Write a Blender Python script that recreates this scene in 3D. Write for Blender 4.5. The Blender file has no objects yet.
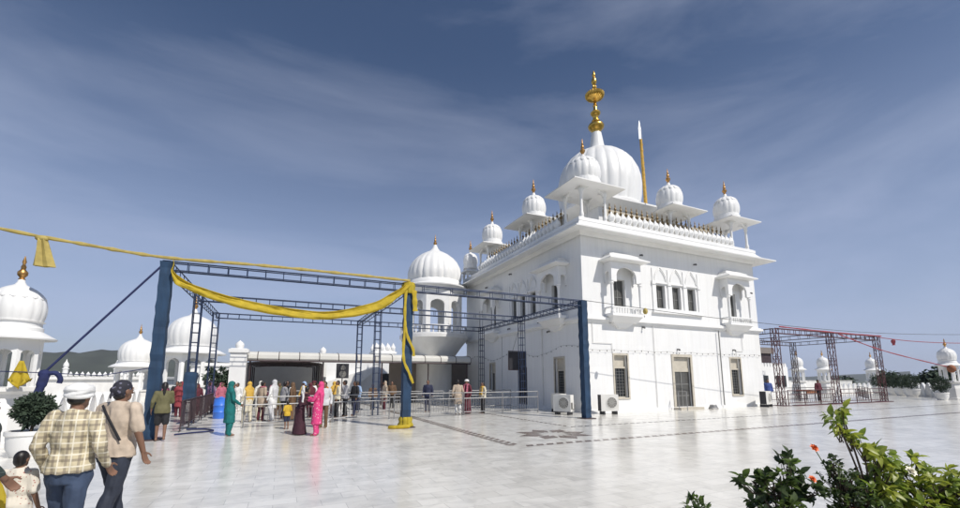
import bpy, bmesh, math, random
from mathutils import Vector, Matrix, noise
random.seed(7)
PI = math.pi
D = bpy.data
scene = bpy.context.scene
COL = scene.collection

# ------------------------------------------------------------------ camera
cam_d = D.cameras.new("camera")
cam = D.objects.new("camera", cam_d); COL.objects.link(cam)
cam_d.sensor_width = 36.0
cam_d.lens = 425.0 / 960.0 * 36.0
cam_d.shift_y = 64.0 / 960.0
cam_d.clip_start = 0.05
cam_d.clip_end = 20000
cam.location = (0, 0, 1.7)
cam.rotation_euler = (PI/2 + 0.1459, 0.0024, -0.4342)
scene.camera = cam

# ------------------------------------------------------------------ light
SUN_TO = Vector((0.42, -1.0, 1.22)).normalized()      # towards the sun
SUN_EL = math.asin(SUN_TO.z)
SUN_AZ = math.atan2(SUN_TO.x, SUN_TO.y)               # clockwise from +Y
world = D.worlds.new("World"); scene.world = world; world.use_nodes = True
nt = world.node_tree; nt.nodes.clear()
def N(t, typ, **kw):
    n = t.nodes.new(typ)
    for k, v in kw.items(): setattr(n, k, v)
    return n
out = N(nt, 'ShaderNodeOutputWorld'); bg = N(nt, 'ShaderNodeBackground')
sky = N(nt, 'ShaderNodeTexSky', sky_type='NISHITA', sun_disc=False)
sky.sun_elevation = SUN_EL; sky.sun_rotation = SUN_AZ
sky.altitude = 300; sky.air_density = 1.0; sky.dust_density = 0.7; sky.ozone_density = 2.5
hsv = N(nt, 'ShaderNodeHueSaturation'); hsv.inputs['Hue'].default_value = 0.505; hsv.inputs['Saturation'].default_value = 1.08; hsv.inputs['Value'].default_value = 0.76
nt.links.new(sky.outputs[0], hsv.inputs['Color'])
# thin streaky cirrus, laid out on the sky's own directions
tc = N(nt, 'ShaderNodeTexCoord')
mp = N(nt, 'ShaderNodeMapping'); mp.inputs['Rotation'].default_value = (0.0, math.radians(-32), math.radians(24)); mp.inputs['Scale'].default_value = (0.75, 1.6, 4.6)
nt.links.new(tc.outputs['Generated'], mp.inputs['Vector'])
n1 = N(nt, 'ShaderNodeTexNoise'); n1.inputs['Scale'].default_value = 1.25; n1.inputs['Detail'].default_value = 9; n1.inputs['Roughness'].default_value = 0.56; n1.inputs['Distortion'].default_value = 0.35
nt.links.new(mp.outputs[0], n1.inputs['Vector'])
cr = N(nt, 'ShaderNodeValToRGB'); cr.color_ramp.elements[0].position = 0.41; cr.color_ramp.elements[0].color = (0, 0, 0, 1); cr.color_ramp.elements[1].position = 0.74; cr.color_ramp.elements[1].color = (1, 1, 1, 1)
nt.links.new(n1.outputs['Fac'], cr.inputs['Fac'])
mul = N(nt, 'ShaderNodeMath', operation='MULTIPLY'); mul.inputs[1].default_value = 0.44
nt.links.new(cr.outputs['Color'], mul.inputs[0])
mx = N(nt, 'ShaderNodeMixRGB'); mx.inputs['Color2'].default_value = (4.4, 4.9, 6.3, 1)
nt.links.new(mul.outputs[0], mx.inputs['Fac']); nt.links.new(hsv.outputs[0], mx.inputs['Color1'])
# pale milky air low over the horizon
sep = N(nt, 'ShaderNodeSeparateXYZ'); nt.links.new(tc.outputs['Generated'], sep.inputs[0])
mr = N(nt, 'ShaderNodeMapRange', interpolation_type='SMOOTHSTEP'); mr.inputs['From Min'].default_value = 0.0; mr.inputs['From Max'].default_value = 0.66; mr.inputs['To Min'].default_value = 0.78; mr.inputs['To Max'].default_value = 0.0
nt.links.new(sep.outputs[2], mr.inputs['Value'])
nb = N(nt, 'ShaderNodeMapRange'); nb.inputs['To Min'].default_value = 0.55; nb.inputs['To Max'].default_value = 1.35; nt.links.new(n1.outputs['Fac'], nb.inputs['Value'])
mm_ = N(nt, 'ShaderNodeMath', operation='MULTIPLY', use_clamp=True); nt.links.new(mr.outputs[0], mm_.inputs[0]); nt.links.new(nb.outputs[0], mm_.inputs[1])
mx2 = N(nt, 'ShaderNodeMixRGB'); mx2.inputs['Color2'].default_value = (4.5, 5.3, 7.6, 1)
nt.links.new(mm_.outputs[0], mx2.inputs['Fac']); nt.links.new(mx.outputs[0], mx2.inputs['Color1'])
nt.links.new(mx2.outputs[0], bg.inputs['Color']); bg.inputs['Strength'].default_value = 0.10
nt.links.new(bg.outputs[0], out.inputs['Surface'])

sun_d = D.lights.new("sun", 'SUN'); sun = D.objects.new("sun", sun_d); COL.objects.link(sun)
sun_d.energy = 4.15; sun_d.angle = math.radians(0.53); sun_d.color = (1.0, 0.95, 0.88)
sun.rotation_euler = SUN_TO.to_track_quat('Z', 'Y').to_euler()
vs = scene.view_settings
vs.view_transform = 'Standard'; vs.look = 'None'; vs.exposure = 0.03; vs.gamma = 1.0; vs.use_curve_mapping = False

# ------------------------------------------------------------------ materials
def new_mat(name):
    m = D.materials.new(name); m.use_nodes = True
    return m, m.node_tree, m.node_tree.nodes['Principled BSDF']
def mat(name, col, rough=0.6, metal=0.0, var=0.12, scale=3.0, bump=0.0, bscale=30.0, spec=0.5, transl=0.0, stretch=(1, 1, 1)):
    m, t, p = new_mat(name)
    c = N(t, 'ShaderNodeTexCoord'); q = N(t, 'ShaderNodeMapping'); q.inputs['Scale'].default_value = stretch
    t.links.new(c.outputs['Object'], q.inputs['Vector'])
    n = N(t, 'ShaderNodeTexNoise'); n.inputs['Scale'].default_value = scale; n.inputs['Detail'].default_value = 6
    t.links.new(q.outputs[0], n.inputs['Vector'])
    r = N(t, 'ShaderNodeValToRGB')
    r.color_ramp.elements[0].position = 0.3; r.color_ramp.elements[1].position = 0.7
    r.color_ramp.elements[0].color = tuple(max(0, x*(1-var)) for x in col) + (1,)
    r.color_ramp.elements[1].color = tuple(min(1, x*(1+var)) for x in col) + (1,)
    t.links.new(n.outputs['Fac'], r.inputs['Fac']); t.links.new(r.outputs['Color'], p.inputs['Base Color'])
    p.inputs['Roughness'].default_value = rough; p.inputs['Metallic'].default_value = metal
    p.inputs['Specular IOR Level'].default_value = spec
    if transl and 'Transmission Weight' in p.inputs: pass
    if bump:
        n2 = N(t, 'ShaderNodeTexNoise'); n2.inputs['Scale'].default_value = bscale; n2.inputs['Detail'].default_value = 4
        t.links.new(q.outputs[0], n2.inputs['Vector'])
        b = N(t, 'ShaderNodeBump'); b.inputs['Strength'].default_value = bump; b.inputs['Distance'].default_value = 0.02
        t.links.new(n2.outputs['Fac'], b.inputs['Height']); t.links.new(b.outputs[0], p.inputs['Normal'])
    return m

def wall_mat():
    # white marble cladding: tall slabs with hairline joints, faint rain streaks below the ledges
    m, t, p = new_mat('white_cladding')
    c = N(t, 'ShaderNodeTexCoord')
    sx = N(t, 'ShaderNodeSeparateXYZ'); t.links.new(c.outputs['Object'], sx.inputs[0])
    ad = N(t, 'ShaderNodeMath', operation='ADD'); t.links.new(sx.outputs[0], ad.inputs[0]); t.links.new(sx.outputs[1], ad.inputs[1])
    cb = N(t, 'ShaderNodeCombineXYZ'); t.links.new(ad.outputs[0], cb.inputs[0]); t.links.new(sx.outputs[2], cb.inputs[1])
    br = N(t, 'ShaderNodeTexBrick'); br.offset = 0.0
    br.inputs['Color1'].default_value = (0.80, 0.80, 0.785, 1); br.inputs['Color2'].default_value = (0.765, 0.768, 0.76, 1); br.inputs['Mortar'].default_value = (0.72, 0.722, 0.715, 1)
    br.inputs['Scale'].default_value = 1.0; br.inputs['Mortar Size'].default_value = 0.005; br.inputs['Brick Width'].default_value = 0.62; br.inputs['Row Height'].default_value = 1.22
    t.links.new(cb.outputs[0], br.inputs['Vector'])
    mp_ = N(t, 'ShaderNodeMapping'); mp_.inputs['Scale'].default_value = (2.6, 0.16, 1); t.links.new(cb.outputs[0], mp_.inputs['Vector'])
    ns = N(t, 'ShaderNodeTexNoise'); ns.inputs['Scale'].default_value = 2.0; ns.inputs['Detail'].default_value = 8; ns.inputs['Roughness'].default_value = .65; t.links.new(mp_.outputs[0], ns.inputs['Vector'])
    rr = N(t, 'ShaderNodeValToRGB'); rr.color_ramp.elements[0].position = 0.3; rr.color_ramp.elements[0].color = (0.86, 0.855, 0.83, 1); rr.color_ramp.elements[1].position = 0.62; rr.color_ramp.elements[1].color = (1, 1, 1, 1)
    t.links.new(ns.outputs['Fac'], rr.inputs['Fac'])
    mm = N(t, 'ShaderNodeMixRGB', blend_type='MULTIPLY'); mm.inputs['Fac'].default_value = 0.5
    t.links.new(br.outputs['Color'], mm.inputs['Color1']); t.links.new(rr.outputs['Color'], mm.inputs['Color2'])
    t.links.new(mm.outputs[0], p.inputs['Base Color']); p.inputs['Roughness'].default_value = 0.42
    b = N(t, 'ShaderNodeBump'); b.inputs['Strength'].default_value = 0.10; b.inputs['Distance'].default_value = 0.004
    t.links.new(br.outputs['Fac'], b.inputs['Height']); b.invert = True; t.links.new(b.outputs[0], p.inputs['Normal'])
    return m

def floor_mat():
    m, t, p = new_mat('marble_floor')
    c = N(t, 'ShaderNodeTexCoord')
    def brick(sz, row, c1, c2, mo, ms, off):
        br = N(t, 'ShaderNodeTexBrick'); br.offset = off
        br.inputs['Color1'].default_value = c1; br.inputs['Color2'].default_value = c2; br.inputs['Mortar'].default_value = mo
        br.inputs['Scale'].default_value = 1.0; br.inputs['Mortar Size'].default_value = ms; br.inputs['Brick Width'].default_value = sz; br.inputs['Row Height'].default_value = row
        t.links.new(c.outputs['Object'], br.inputs['Vector']); return br
    b1 = brick(0.62, 0.31, (0.81, 0.795, 0.75, 1), (0.70, 0.685, 0.64, 1), (0.50, 0.49, 0.46, 1), 0.004, 0.5)
    b1.inputs['Bias'].default_value = -0.15
    nz = N(t, 'ShaderNodeTexNoise'); nz.inputs['Scale'].default_value = 0.55; nz.inputs['Detail'].default_value = 8; nz.inputs['Roughness'].default_value = 0.6
    t.links.new(c.outputs['Object'], nz.inputs['Vector'])
    r1 = N(t, 'ShaderNodeValToRGB'); r1.color_ramp.elements[0].position = 0.3; r1.color_ramp.elements[0].color = (0.86, 0.85, 0.83, 1); r1.color_ramp.elements[1].position = 0.7; r1.color_ramp.elements[1].color = (1.0, 1.0, 0.99, 1)
    t.links.new(nz.outputs['Fac'], r1.inputs['Fac'])
    # veins
    vz = N(t, 'ShaderNodeTexNoise'); vz.inputs['Scale'].default_value = 2.2; vz.inputs['Detail'].default_value = 10; vz.inputs['Distortion'].default_value = 1.2; vz.inputs['Roughness'].default_value = 0.6
    t.links.new(c.outputs['Object'], vz.inputs['Vector'])
    r2 = N(t, 'ShaderNodeValToRGB'); r2.color_ramp.elements[0].position = 0.32; r2.color_ramp.elements[0].color = (0.80, 0.80, 0.80, 1); r2.color_ramp.elements[1].position = 0.55; r2.color_ramp.elements[1].color = (1, 1, 1, 1)
    t.links.new(vz.outputs['Fac'], r2.inputs['Fac'])
    m1 = N(t, 'ShaderNodeMixRGB', blend_type='MULTIPLY'); m1.inputs['Fac'].default_value = 1; t.links.new(b1.outputs['Color'], m1.inputs['Color1']); t.links.new(r1.outputs['Color'], m1.inputs['Color2'])
    m2 = N(t, 'ShaderNodeMixRGB', blend_type='MULTIPLY'); m2.inputs['Fac'].default_value = 0.8; t.links.new(m1.outputs[0], m2.inputs['Color1']); t.links.new(r2.outputs['Color'], m2.inputs['Color2'])
    t.links.new(m2.outputs[0], p.inputs['Base Color'])
    mr = N(t, 'ShaderNodeMapRange'); mr.inputs['To Min'].default_value = 0.11; mr.inputs['To Max'].default_value = 0.27
    t.links.new(vz.outputs['Fac'], mr.inputs['Value']); t.links.new(mr.outputs[0], p.inputs['Roughness'])
    bp = N(t, 'ShaderNodeBump'); bp.inputs['Strength'].default_value = 0.10; bp.inputs['Distance'].default_value = 0.02
    wv = N(t, 'ShaderNodeTexNoise'); wv.inputs['Scale'].default_value = 1.1; wv.inputs['Detail'].default_value = 2; t.links.new(c.outputs['Object'], wv.inputs['Vector'])
    t.links.new(wv.outputs['Fac'], bp.inputs['Height']); t.links.new(bp.outputs[0], p.inputs['Normal'])
    return m

def plaid_mat(name, base, dark, light, step=0.105):
    m, t, p = new_mat(name)
    c = N(t, 'ShaderNodeTexCoord'); s = N(t, 'ShaderNodeSeparateXYZ'); t.links.new(c.outputs['Object'], s.inputs[0])
    ad = N(t, 'ShaderNodeMath', operation='ADD'); t.links.new(s.outputs[0], ad.inputs[0])
    ym = N(t, 'ShaderNodeMath', operation='MULTIPLY'); ym.inputs[1].default_value = 0.55; t.links.new(s.outputs[1], ym.inputs[0]); t.links.new(ym.outputs[0], ad.inputs[1])
    def band(src, off, width, st):
        a = N(t, 'ShaderNodeMath', operation='ADD'); a.inputs[1].default_value = 10 + off; t.links.new(src, a.inputs[0])
        d = N(t, 'ShaderNodeMath', operation='DIVIDE'); d.inputs[1].default_value = st; t.links.new(a.outputs[0], d.inputs[0])
        f = N(t, 'ShaderNodeMath', operation='FRACT'); t.links.new(d.outputs[0], f.inputs[0])
        l = N(t, 'ShaderNodeMath', operation='LESS_THAN'); l.inputs[1].default_value = width; t.links.new(f.outputs[0], l.inputs[0])
        return l.outputs[0]
    col = None
    prev = N(t, 'ShaderNodeRGB'); prev.outputs[0].default_value = base + (1,); prev = prev.outputs[0]
    for src, off, w, cc, fac in ((ad.outputs[0], 0, 0.22, dark, .6), (s.outputs[2], 0.02, 0.22, dark, .6), (ad.outputs[0], 0.06, 0.12, light, .8), (s.outputs[2], 0.07, 0.12, light, .8)):
        x = N(t, 'ShaderNodeMixRGB'); x.inputs['Color2'].default_value = cc + (1,)
        k = N(t, 'ShaderNodeMath', operation='MULTIPLY'); k.inputs[1].default_value = fac; t.links.new(band(src, off, w, step), k.inputs[0])
        t.links.new(k.outputs[0], x.inputs['Fac']); t.links.new(prev, x.inputs['Color1']); prev = x.outputs[0]
    t.links.new(prev, p.inputs['Base Color']); p.inputs['Roughness'].default_value = 0.85
    n2 = N(t, 'ShaderNodeTexNoise'); n2.inputs['Scale'].default_value = 9; t.links.new(c.outputs['Object'], n2.inputs['Vector'])
    b = N(t, 'ShaderNodeBump'); b.inputs['Strength'].default_value = 0.6; b.inputs['Distance'].default_value = 0.03; t.links.new(n2.outputs['Fac'], b.inputs['Height']); t.links.new(b.outputs[0], p.inputs['Normal'])
    return m

def spots_mat(name, base, spot, scale=14, thr=0.28):
    m, t, p = new_mat(name)
    c = N(t, 'ShaderNodeTexCoord'); v = N(t, 'ShaderNodeTexVoronoi'); v.inputs['Scale'].default_value = scale; t.links.new(c.outputs['Object'], v.inputs['Vector'])
    l = N(t, 'ShaderNodeMath', operation='LESS_THAN'); l.inputs[1].default_value = thr; t.links.new(v.outputs['Distance'], l.inputs[0])
    x = N(t, 'ShaderNodeMixRGB'); x.inputs['Color1'].default_value = base + (1,); x.inputs['Color2'].default_value = spot + (1,); t.links.new(l.outputs[0], x.inputs['Fac'])
    t.links.new(x.outputs[0], p.inputs['Base Color']); p.inputs['Roughness'].default_value = .8
    return m

M = {}
M['clad'] = wall_mat()
M['white'] = mat('white_paint', (0.79, 0.79, 0.775), 0.45, var=0.05, scale=1.2)
M['dome'] = mat('dome_plaster', (0.78, 0.78, 0.765), 0.38, var=0.05, scale=2.0, stretch=(1, 1, .4))
M['old'] = mat('weathered_white', (0.72, 0.715, 0.69), 0.6, var=0.10, scale=1.4, stretch=(1, 1, .35))
M['floor'] = floor_mat()
M['gold'] = mat('gilded_metal', (0.72, 0.44, 0.10), 0.30, 1.0, var=0.2, scale=5)
M['copper'] = mat('aged_gilding', (0.50, 0.28, 0.10), 0.42, 0.9, var=0.3, scale=9)
M['bronze'] = mat('dark_gilding', (0.24, 0.17, 0.085), 0.5, 0.5, var=0.3, scale=9)
M['goldcloth'] = mat('gold_cloth', (0.55, 0.33, 0.05), 0.7, var=0.25, scale=6, bump=.4, bscale=8)
M['steel'] = mat('bright_steel', (0.62, 0.63, 0.64), 0.3, 0.8, var=0.08)
M['rail'] = mat('railing_steel', (0.30, 0.30, 0.30), 0.5, 0.5, var=0.12)
M['bluecloth'] = mat('blue_cloth', (0.014, 0.042, 0.09), 0.8, var=0.3, scale=2.5, bump=.5, bscale=6, stretch=(2, 2, .5))
M['navy'] = mat('navy_cloth', (0.015, 0.022, 0.085), 0.85, var=0.3, scale=6, bump=.5, bscale=12)
M['bluesteel'] = mat('blue_painted_steel', (0.022, 0.038, 0.085), 0.5, 0.2, var=0.3, scale=4)
M['redsteel'] = mat('red_painted_steel', (0.085, 0.028, 0.032), 0.55, 0.2, var=0.35, scale=3)
M['redrope'] = mat('red_cloth_rope', (0.30, 0.06, 0.075), 0.8, var=0.25, scale=5)
M['rust'] = mat('dark_steel', (0.065, 0.045, 0.05), 0.6, 0.3, var=0.3, scale=4)
M['yellow'] = mat('yellow_cloth', (0.66, 0.52, 0.05), 0.75, var=0.16, scale=5, bump=.35, bscale=7)
M['paleyellow'] = mat('pale_yellow_cloth', (0.55, 0.44, 0.14), 0.8, var=0.2, scale=6, bump=.4, bscale=9)
M['glass'] = mat('dark_window_glass', (0.030, 0.032, 0.034), 0.15, var=0.2, scale=2)
M['shutter'] = mat('grey_window_shutter', (0.085, 0.085, 0.08), 0.5, var=0.15, scale=3)
M['mullion'] = mat('grey_window_bar', (0.20, 0.20, 0.19), 0.5, var=0.1)
M['beige'] = mat('beige_stone_trim', (0.50, 0.46, 0.38), 0.5, var=0.1, scale=4)
M['dark'] = mat('dark_void', (0.025, 0.025, 0.027), 0.6, var=0.2)
M['acwhite'] = mat('ac_casing', (0.66, 0.65, 0.61), 0.45, var=0.06)
M['acgrey'] = mat('ac_grille', (0.16, 0.155, 0.14), 0.5, var=0.15)
M['stripe'] = mat('grey_inlay', (0.13, 0.125, 0.12), 0.25, var=0.25, scale=3)
M['stripe2'] = mat('brown_inlay', (0.21, 0.165, 0.14), 0.25, var=0.25, scale=3)
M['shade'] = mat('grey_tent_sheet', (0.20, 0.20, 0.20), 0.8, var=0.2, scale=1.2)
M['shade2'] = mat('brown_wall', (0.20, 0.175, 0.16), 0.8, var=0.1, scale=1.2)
M['canopy'] = mat('cream_roof_sheet', (0.74, 0.73, 0.68), 0.5, var=0.06, scale=1.0)
M['black'] = mat('black_plastic', (0.022, 0.022, 0.027), 0.5, var=0.2)
M['bluebin'] = mat('blue_plastic', (0.05, 0.19, 0.70), 0.35, var=0.1)
M['cable'] = mat('cable', (0.05, 0.047, 0.04), 0.7, var=0.2)
M['bark'] = mat('bark', (0.07, 0.05, 0.035), 0.9, var=0.3, scale=9)
M['leafd'] = mat('dark_leaf', (0.06, 0.085, 0.04), 0.4, var=0.35, scale=6)
M['leafb'] = mat('plain_green_leaf', (0.10, 0.14, 0.045), 0.4, var=0.35, scale=5)
M['leafy'] = mat('yellow_green_leaf', (0.30, 0.33, 0.05), 0.42, var=0.35, scale=5)
M['leafm'] = mat('mid_green_leaf', (0.18, 0.23, 0.045), 0.42, var=0.35, scale=5)
M['conifer'] = mat('dark_foliage', (0.045, 0.070, 0.042), 0.8, var=0.4, scale=3)
M['orange'] = mat('orange_petal', (0.75, 0.15, 0.035), 0.6, var=0.2, scale=20)
M['petal'] = mat('cream_petal', (0.78, 0.74, 0.60), 0.6, var=0.1, scale=20)
M['soil'] = mat('soil', (0.06, 0.045, 0.03), 0.95, var=0.3, scale=12, bump=.8, bscale=30)
M['terra'] = mat('clay_pot', (0.30, 0.12, 0.06), 0.8, var=0.2, scale=6)
M['hill'] = mat('hill_forest', (0.040, 0.048, 0.034), 0.95, var=0.35, scale=0.012)
M['plain'] = mat('far_plain', (0.075, 0.085, 0.05), 0.95, var=0.35, scale=0.006)
M['skin'] = mat('skin', (0.20, 0.105, 0.065), 0.55, var=0.08, scale=8)
M['hair'] = mat('black_hair', (0.012, 0.010, 0.010), 0.45, var=0.3, scale=20)
M['eye'] = mat('eye', (0.02, 0.016, 0.014), 0.2, var=0.1)
M['lip'] = mat('lip', (0.22, 0.07, 0.06), 0.5, var=0.1)
M['lamp'] = mat('lamp_grey', (0.10, 0.10, 0.10), 0.5, var=0.2)

def translucent(m, f, col):
    t = m.node_tree; p = t.nodes['Principled BSDF']; o = t.nodes['Material Output']
    tr = N(t, 'ShaderNodeBsdfTranslucent'); tr.inputs['Color'].default_value = col + (1,); ms = N(t, 'ShaderNodeMixShader'); ms.inputs[0].default_value = f
    t.links.new(p.outputs[0], ms.inputs[1]); t.links.new(tr.outputs[0], ms.inputs[2]); t.links.new(ms.outputs[0], o.inputs['Surface'])
translucent(M['canopy'], .2, (.75, .74, .70)); translucent(M['shade'], .35, (.42, .42, .42)); translucent(M['yellow'], .45, (.78, .62, .07)); translucent(M['paleyellow'], .3, (.6, .5, .18))
for k_, c_ in (('leafd', (.08, .14, .04)), ('leafb', (.18, .28, .06)), ('leafm', (.32, .46, .07)), ('leafy', (.52, .60, .08))): translucent(M[k_], .35, c_)

# ------------------------------------------------------------------ mesh helpers
class MB:
    def __init__(s): s.v = []; s.f = []; s.mi = []; s.cur = 0
    def add(s, vs, fs):
        o = len(s.v); s.v += [tuple(x) for x in vs]
        for f in fs: s.f.append(tuple(i + o for i in f)); s.mi.append(s.cur)
    def box(s, x0, y0, z0, x1, y1, z1):
        s.add([(x0, y0, z0), (x1, y0, z0), (x1, y1, z0), (x0, y1, z0), (x0, y0, z1), (x1, y0, z1), (x1, y1, z1), (x0, y1, z1)],
              [(3, 2, 1, 0), (4, 5, 6, 7), (0, 1, 5, 4), (1, 2, 6, 5), (2, 3, 7, 6), (3, 0, 4, 7)])
    def bar(s, a, b, w, h=None, n=4, r2=None):
        # straight bar from a to b; n=4 a square bar, else round
        s.tube([a, b], [w/2, (r2 if r2 is not None else w/2)], n=n, sq=(n == 4), hx=(h/2 if h else None))
    def tube(s, pts, rad, n=8, cap=True, sx=1.0, sy=1.0, sq=False, hx=None, up=None, rings=None):
        P = [Vector(p) for p in pts]
        if not hasattr(rad, '__len__'): rad = [rad]*len(P)
        k = len(P); idx = []
        pu = None
        for i, p in enumerate(P):
            t = (P[min(i+1, k-1)] - P[max(i-1, 0)])
            if t.length < 1e-9: t = Vector((0, 0, 1))
            t.normalize()
            if pu is None:
                u = Vector(up) if up else (Vector((1, 0, 0)) if abs(t.x) < .8 else Vector((0, 1, 0)))
            else: u = pu
            u = (u - t*u.dot(t)).normalized(); pu = u
            w = t.cross(u)
            ring = []
            for j in range(n):
                a = 2*PI*j/n + (PI/4 if sq else 0)
                r = rad[i]*(math.sqrt(2) if sq else 1)
                ca, sa = math.cos(a)*r*sx, math.sin(a)*r*sy
                if hx: sa *= hx/rad[i]
                ring.append(len(s.v)); s.v.append(tuple(p + u*ca + w*sa))
            idx.append(ring)
        for a, b in zip(idx, idx[1:]):
            for j in range(n):
                s.f.append((a[j], a[(j+1) % n], b[(j+1) % n], b[j])); s.mi.append(s.cur)
        if cap:
            s.f.append(tuple(reversed(idx[0]))); s.mi.append(s.cur)
            s.f.append(tuple(idx[-1])); s.mi.append(s.cur)
    def capsule(s, a, b, r0, r1, n=10, sx=1.0, sy=1.0, up=None):
        a, b = Vector(a), Vector(b); t = (b-a); L = t.length
        t = t/L if L > 1e-6 else Vector((0, 0, 1))
        pts, rr = [], []
        for q in (80, 55, 30): q = math.radians(q); pts.append(a - t*r0*math.sin(q)); rr.append(r0*math.cos(q))
        for q in (0, .33, .67, 1): pts.append(a + (b-a)*q); rr.append(r0 + (r1-r0)*q)
        for q in (30, 55, 80): q = math.radians(q); pts.append(b + t*r1*math.sin(q)); rr.append(r1*math.cos(q))
        s.tube(pts, rr, n=n, sx=sx, sy=sy, up=up)
    def lathe(s, prof, n=24, c=(0, 0, 0), flute=0.0, nf=12, fz=None, cap=True, rot=0.0):
        # prof = [(r, z)...] bottom to top; flute: gores pressed into the surface
        idx = []
        for r, z in prof:
            ring = []
            for j in range(n):
                a = 2*PI*j/n + rot
                q = r
                if flute:
                    fl = flute*(fz(z) if fz else 1.0)
                    q = r*(1 - fl*(1 - abs(math.sin(a*nf/2.0))**0.55))
                ring.append(len(s.v)); s.v.append((c[0] + q*math.cos(a), c[1] + q*math.sin(a), c[2] + z))
            idx.append(ring)
        for a, b in zip(idx, idx[1:]):
            for j in range(n):
                s.f.append((a[j], a[(j+1) % n], b[(j+1) % n], b[j])); s.mi.append(s.cur)
        if cap:
            s.f.append(tuple(reversed(idx[0]))); s.mi.append(s.cur); s.f.append(tuple(idx[-1])); s.mi.append(s.cur)
    def ell(s, c, r, n=14, m=9):
        c = Vector(c); idx = []
        for i in range(1, m):
            th = PI*i/m - PI/2
            ring = []
            for j in range(n):
                a = 2*PI*j/n
                ring.append(len(s.v)); s.v.append((c.x + r[0]*math.cos(th)*math.cos(a), c.y + r[1]*math.cos(th)*math.sin(a), c.z + r[2]*math.sin(th)))
            idx.append(ring)
        b = len(s.v); s.v.append((c.x, c.y, c.z - r[2])); s.v.append((c.x, c.y, c.z + r[2]))
        for j in range(n):
            s.f.append((b, idx[0][(j+1) % n], idx[0][j])); s.mi.append(s.cur)
            s.f.append((b+1, idx[-1][j], idx[-1][(j+1) % n])); s.mi.append(s.cur)
        for p, q in zip(idx, idx[1:]):
            for j in range(n):
                s.f.append((p[j], p[(j+1) % n], q[(j+1) % n], q[j])); s.mi.append(s.cur)
    def prism(s, poly, z0, z1):
        n = len(poly)
        s.add([(x, y, z0) for x, y in poly] + [(x, y, z1) for x, y in poly],
              [tuple(range(n-1, -1, -1)), tuple(range(n, 2*n))] + [(i, (i+1) % n, n+(i+1) % n, n+i) for i in range(n)])
    def frustum(s, r0, z0, r1, z1, c=(0, 0)):
        # rectangle (x0,y0,x1,y1) at z0 to rectangle at z1
        a = [(r0[0], r0[1]), (r0[2], r0[1]), (r0[2], r0[3]), (r0[0], r0[3])]; b = [(r1[0], r1[1]), (r1[2], r1[1]), (r1[2], r1[3]), (r1[0], r1[3])]
        s.add([(x, y, z0) for x, y in a] + [(x, y, z1) for x, y in b], [(3, 2, 1, 0), (4, 5, 6, 7)] + [(i, (i+1) % 4, 4+(i+1) % 4, 4+i) for i in range(4)])
    def arch(s, w, h, aw, ah, t, n=14, pointed=0.35):
        # panel in the XZ plane, centred on x, from z=0 to h, thickness t in y (0..t), opening aw wide, ah tall
        xs = [-w/2, -aw/2]; zs = [0.0, 0.0]
        pts = []
        for i in range(n+1):
            u = -1 + 2*i/n
            z = math.sqrt(max(0, 1-u*u))
            z = z*(1-pointed) + pointed*(1-abs(u))**0.9
            pts.append((u*aw/2, ah - aw/2*0.62 + z*aw/2*0.62 if ah > aw/2*.62 else z*ah))
        def quad(a, b, c, d):
            o = [(p[0], 0, p[1]) for p in (a, b, c, d)] + [(p[0], t, p[1]) for p in (a, b, c, d)]
            s.add(o, [(0, 1, 2, 3), (7, 6, 5, 4)])
        quad((-w/2, 0), (-aw/2, 0), (-aw/2, h), (-w/2, h)); quad((aw/2, 0), (w/2, 0), (w/2, h), (aw/2, h))
        chain = [(-aw/2, 0)] + pts + [(aw/2, 0)]
        for a, b in zip(pts, pts[1:]): quad((a[0], a[1]), (b[0], b[1]), (b[0], h), (a[0], h))
        for a, b in zip(chain, chain[1:]):
            s.add([(a[0], 0, a[1]), (b[0], 0, b[1]), (b[0], t, b[1]), (a[0], t, a[1])], [(3, 2, 1, 0)])
        rim = [(-w/2, 0), (-w/2, h), (w/2, h), (w/2, 0)]
        for a, b in zip(rim, rim[1:]):
            s.add([(a[0], 0, a[1]), (b[0], 0, b[1]), (b[0], t, b[1]), (a[0], t, a[1])], [(0, 1, 2, 3)])
    def xf(s, mtx, start=0):
        for i in range(start, len(s.v)): s.v[i] = tuple(mtx @ Vector(s.v[i]))
    def mark(s): return len(s.v)
    def mesh(s, name, mats, smooth=False, angle=None):
        me = D.meshes.new(name); me.from_pydata(s.v, [], s.f)
        if not isinstance(mats, (list, tuple)): mats = [mats]
        for m in mats: me.materials.append(m)
        if len(mats) > 1: me.polygons.foreach_set('material_index', s.mi)
        me.polygons.foreach_set('use_smooth', [smooth]*len(me.polygons))
        me.update()
        if smooth and angle:
            me.set_sharp_from_angle(angle=math.radians(angle))
        return me
    def build(s, name, mats, parent=None, loc=(0, 0, 0), smooth=False, rot=None, angle=40):
        return place(s.mesh(name, mats, smooth, angle), name, parent, loc, rot)
def place(me, name, parent=None, loc=(0, 0, 0), rot=None):
    o = D.objects.new(name, me); COL.objects.link(o); o.location = loc
    if rot: o.rotation_euler = rot
    if parent: o.parent = parent
    return o
def tag(o, label=None, cat=None, group=None, kind=None):
    if label: o['label'] = label
    if cat: o['category'] = cat
    if group: o['group'] = group
    if kind: o['kind'] = kind
    return o
def thing(name, label, cat, loc=(0, 0, 0), rz=0.0, group=None):
    o = D.objects.new(name, None); COL.objects.link(o); o.location = loc; o.rotation_euler = (0, 0, rz); o.empty_display_size = .2
    return tag(o, label, cat, group)
def copy_tree(o, parent=None, loc=None, label=None):
    c = o.copy(); COL.objects.link(c)
    if parent: c.parent = parent
    if loc is not None: c.location = loc
    if label: c['label'] = label
    for ch in KIDS.get(o, list(o.children)): copy_tree(ch, c)
    return c
KIDS = {}
def structure(mb, name, m, **kw):
    return tag(mb.build(name, m, **kw), kind='structure')

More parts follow.
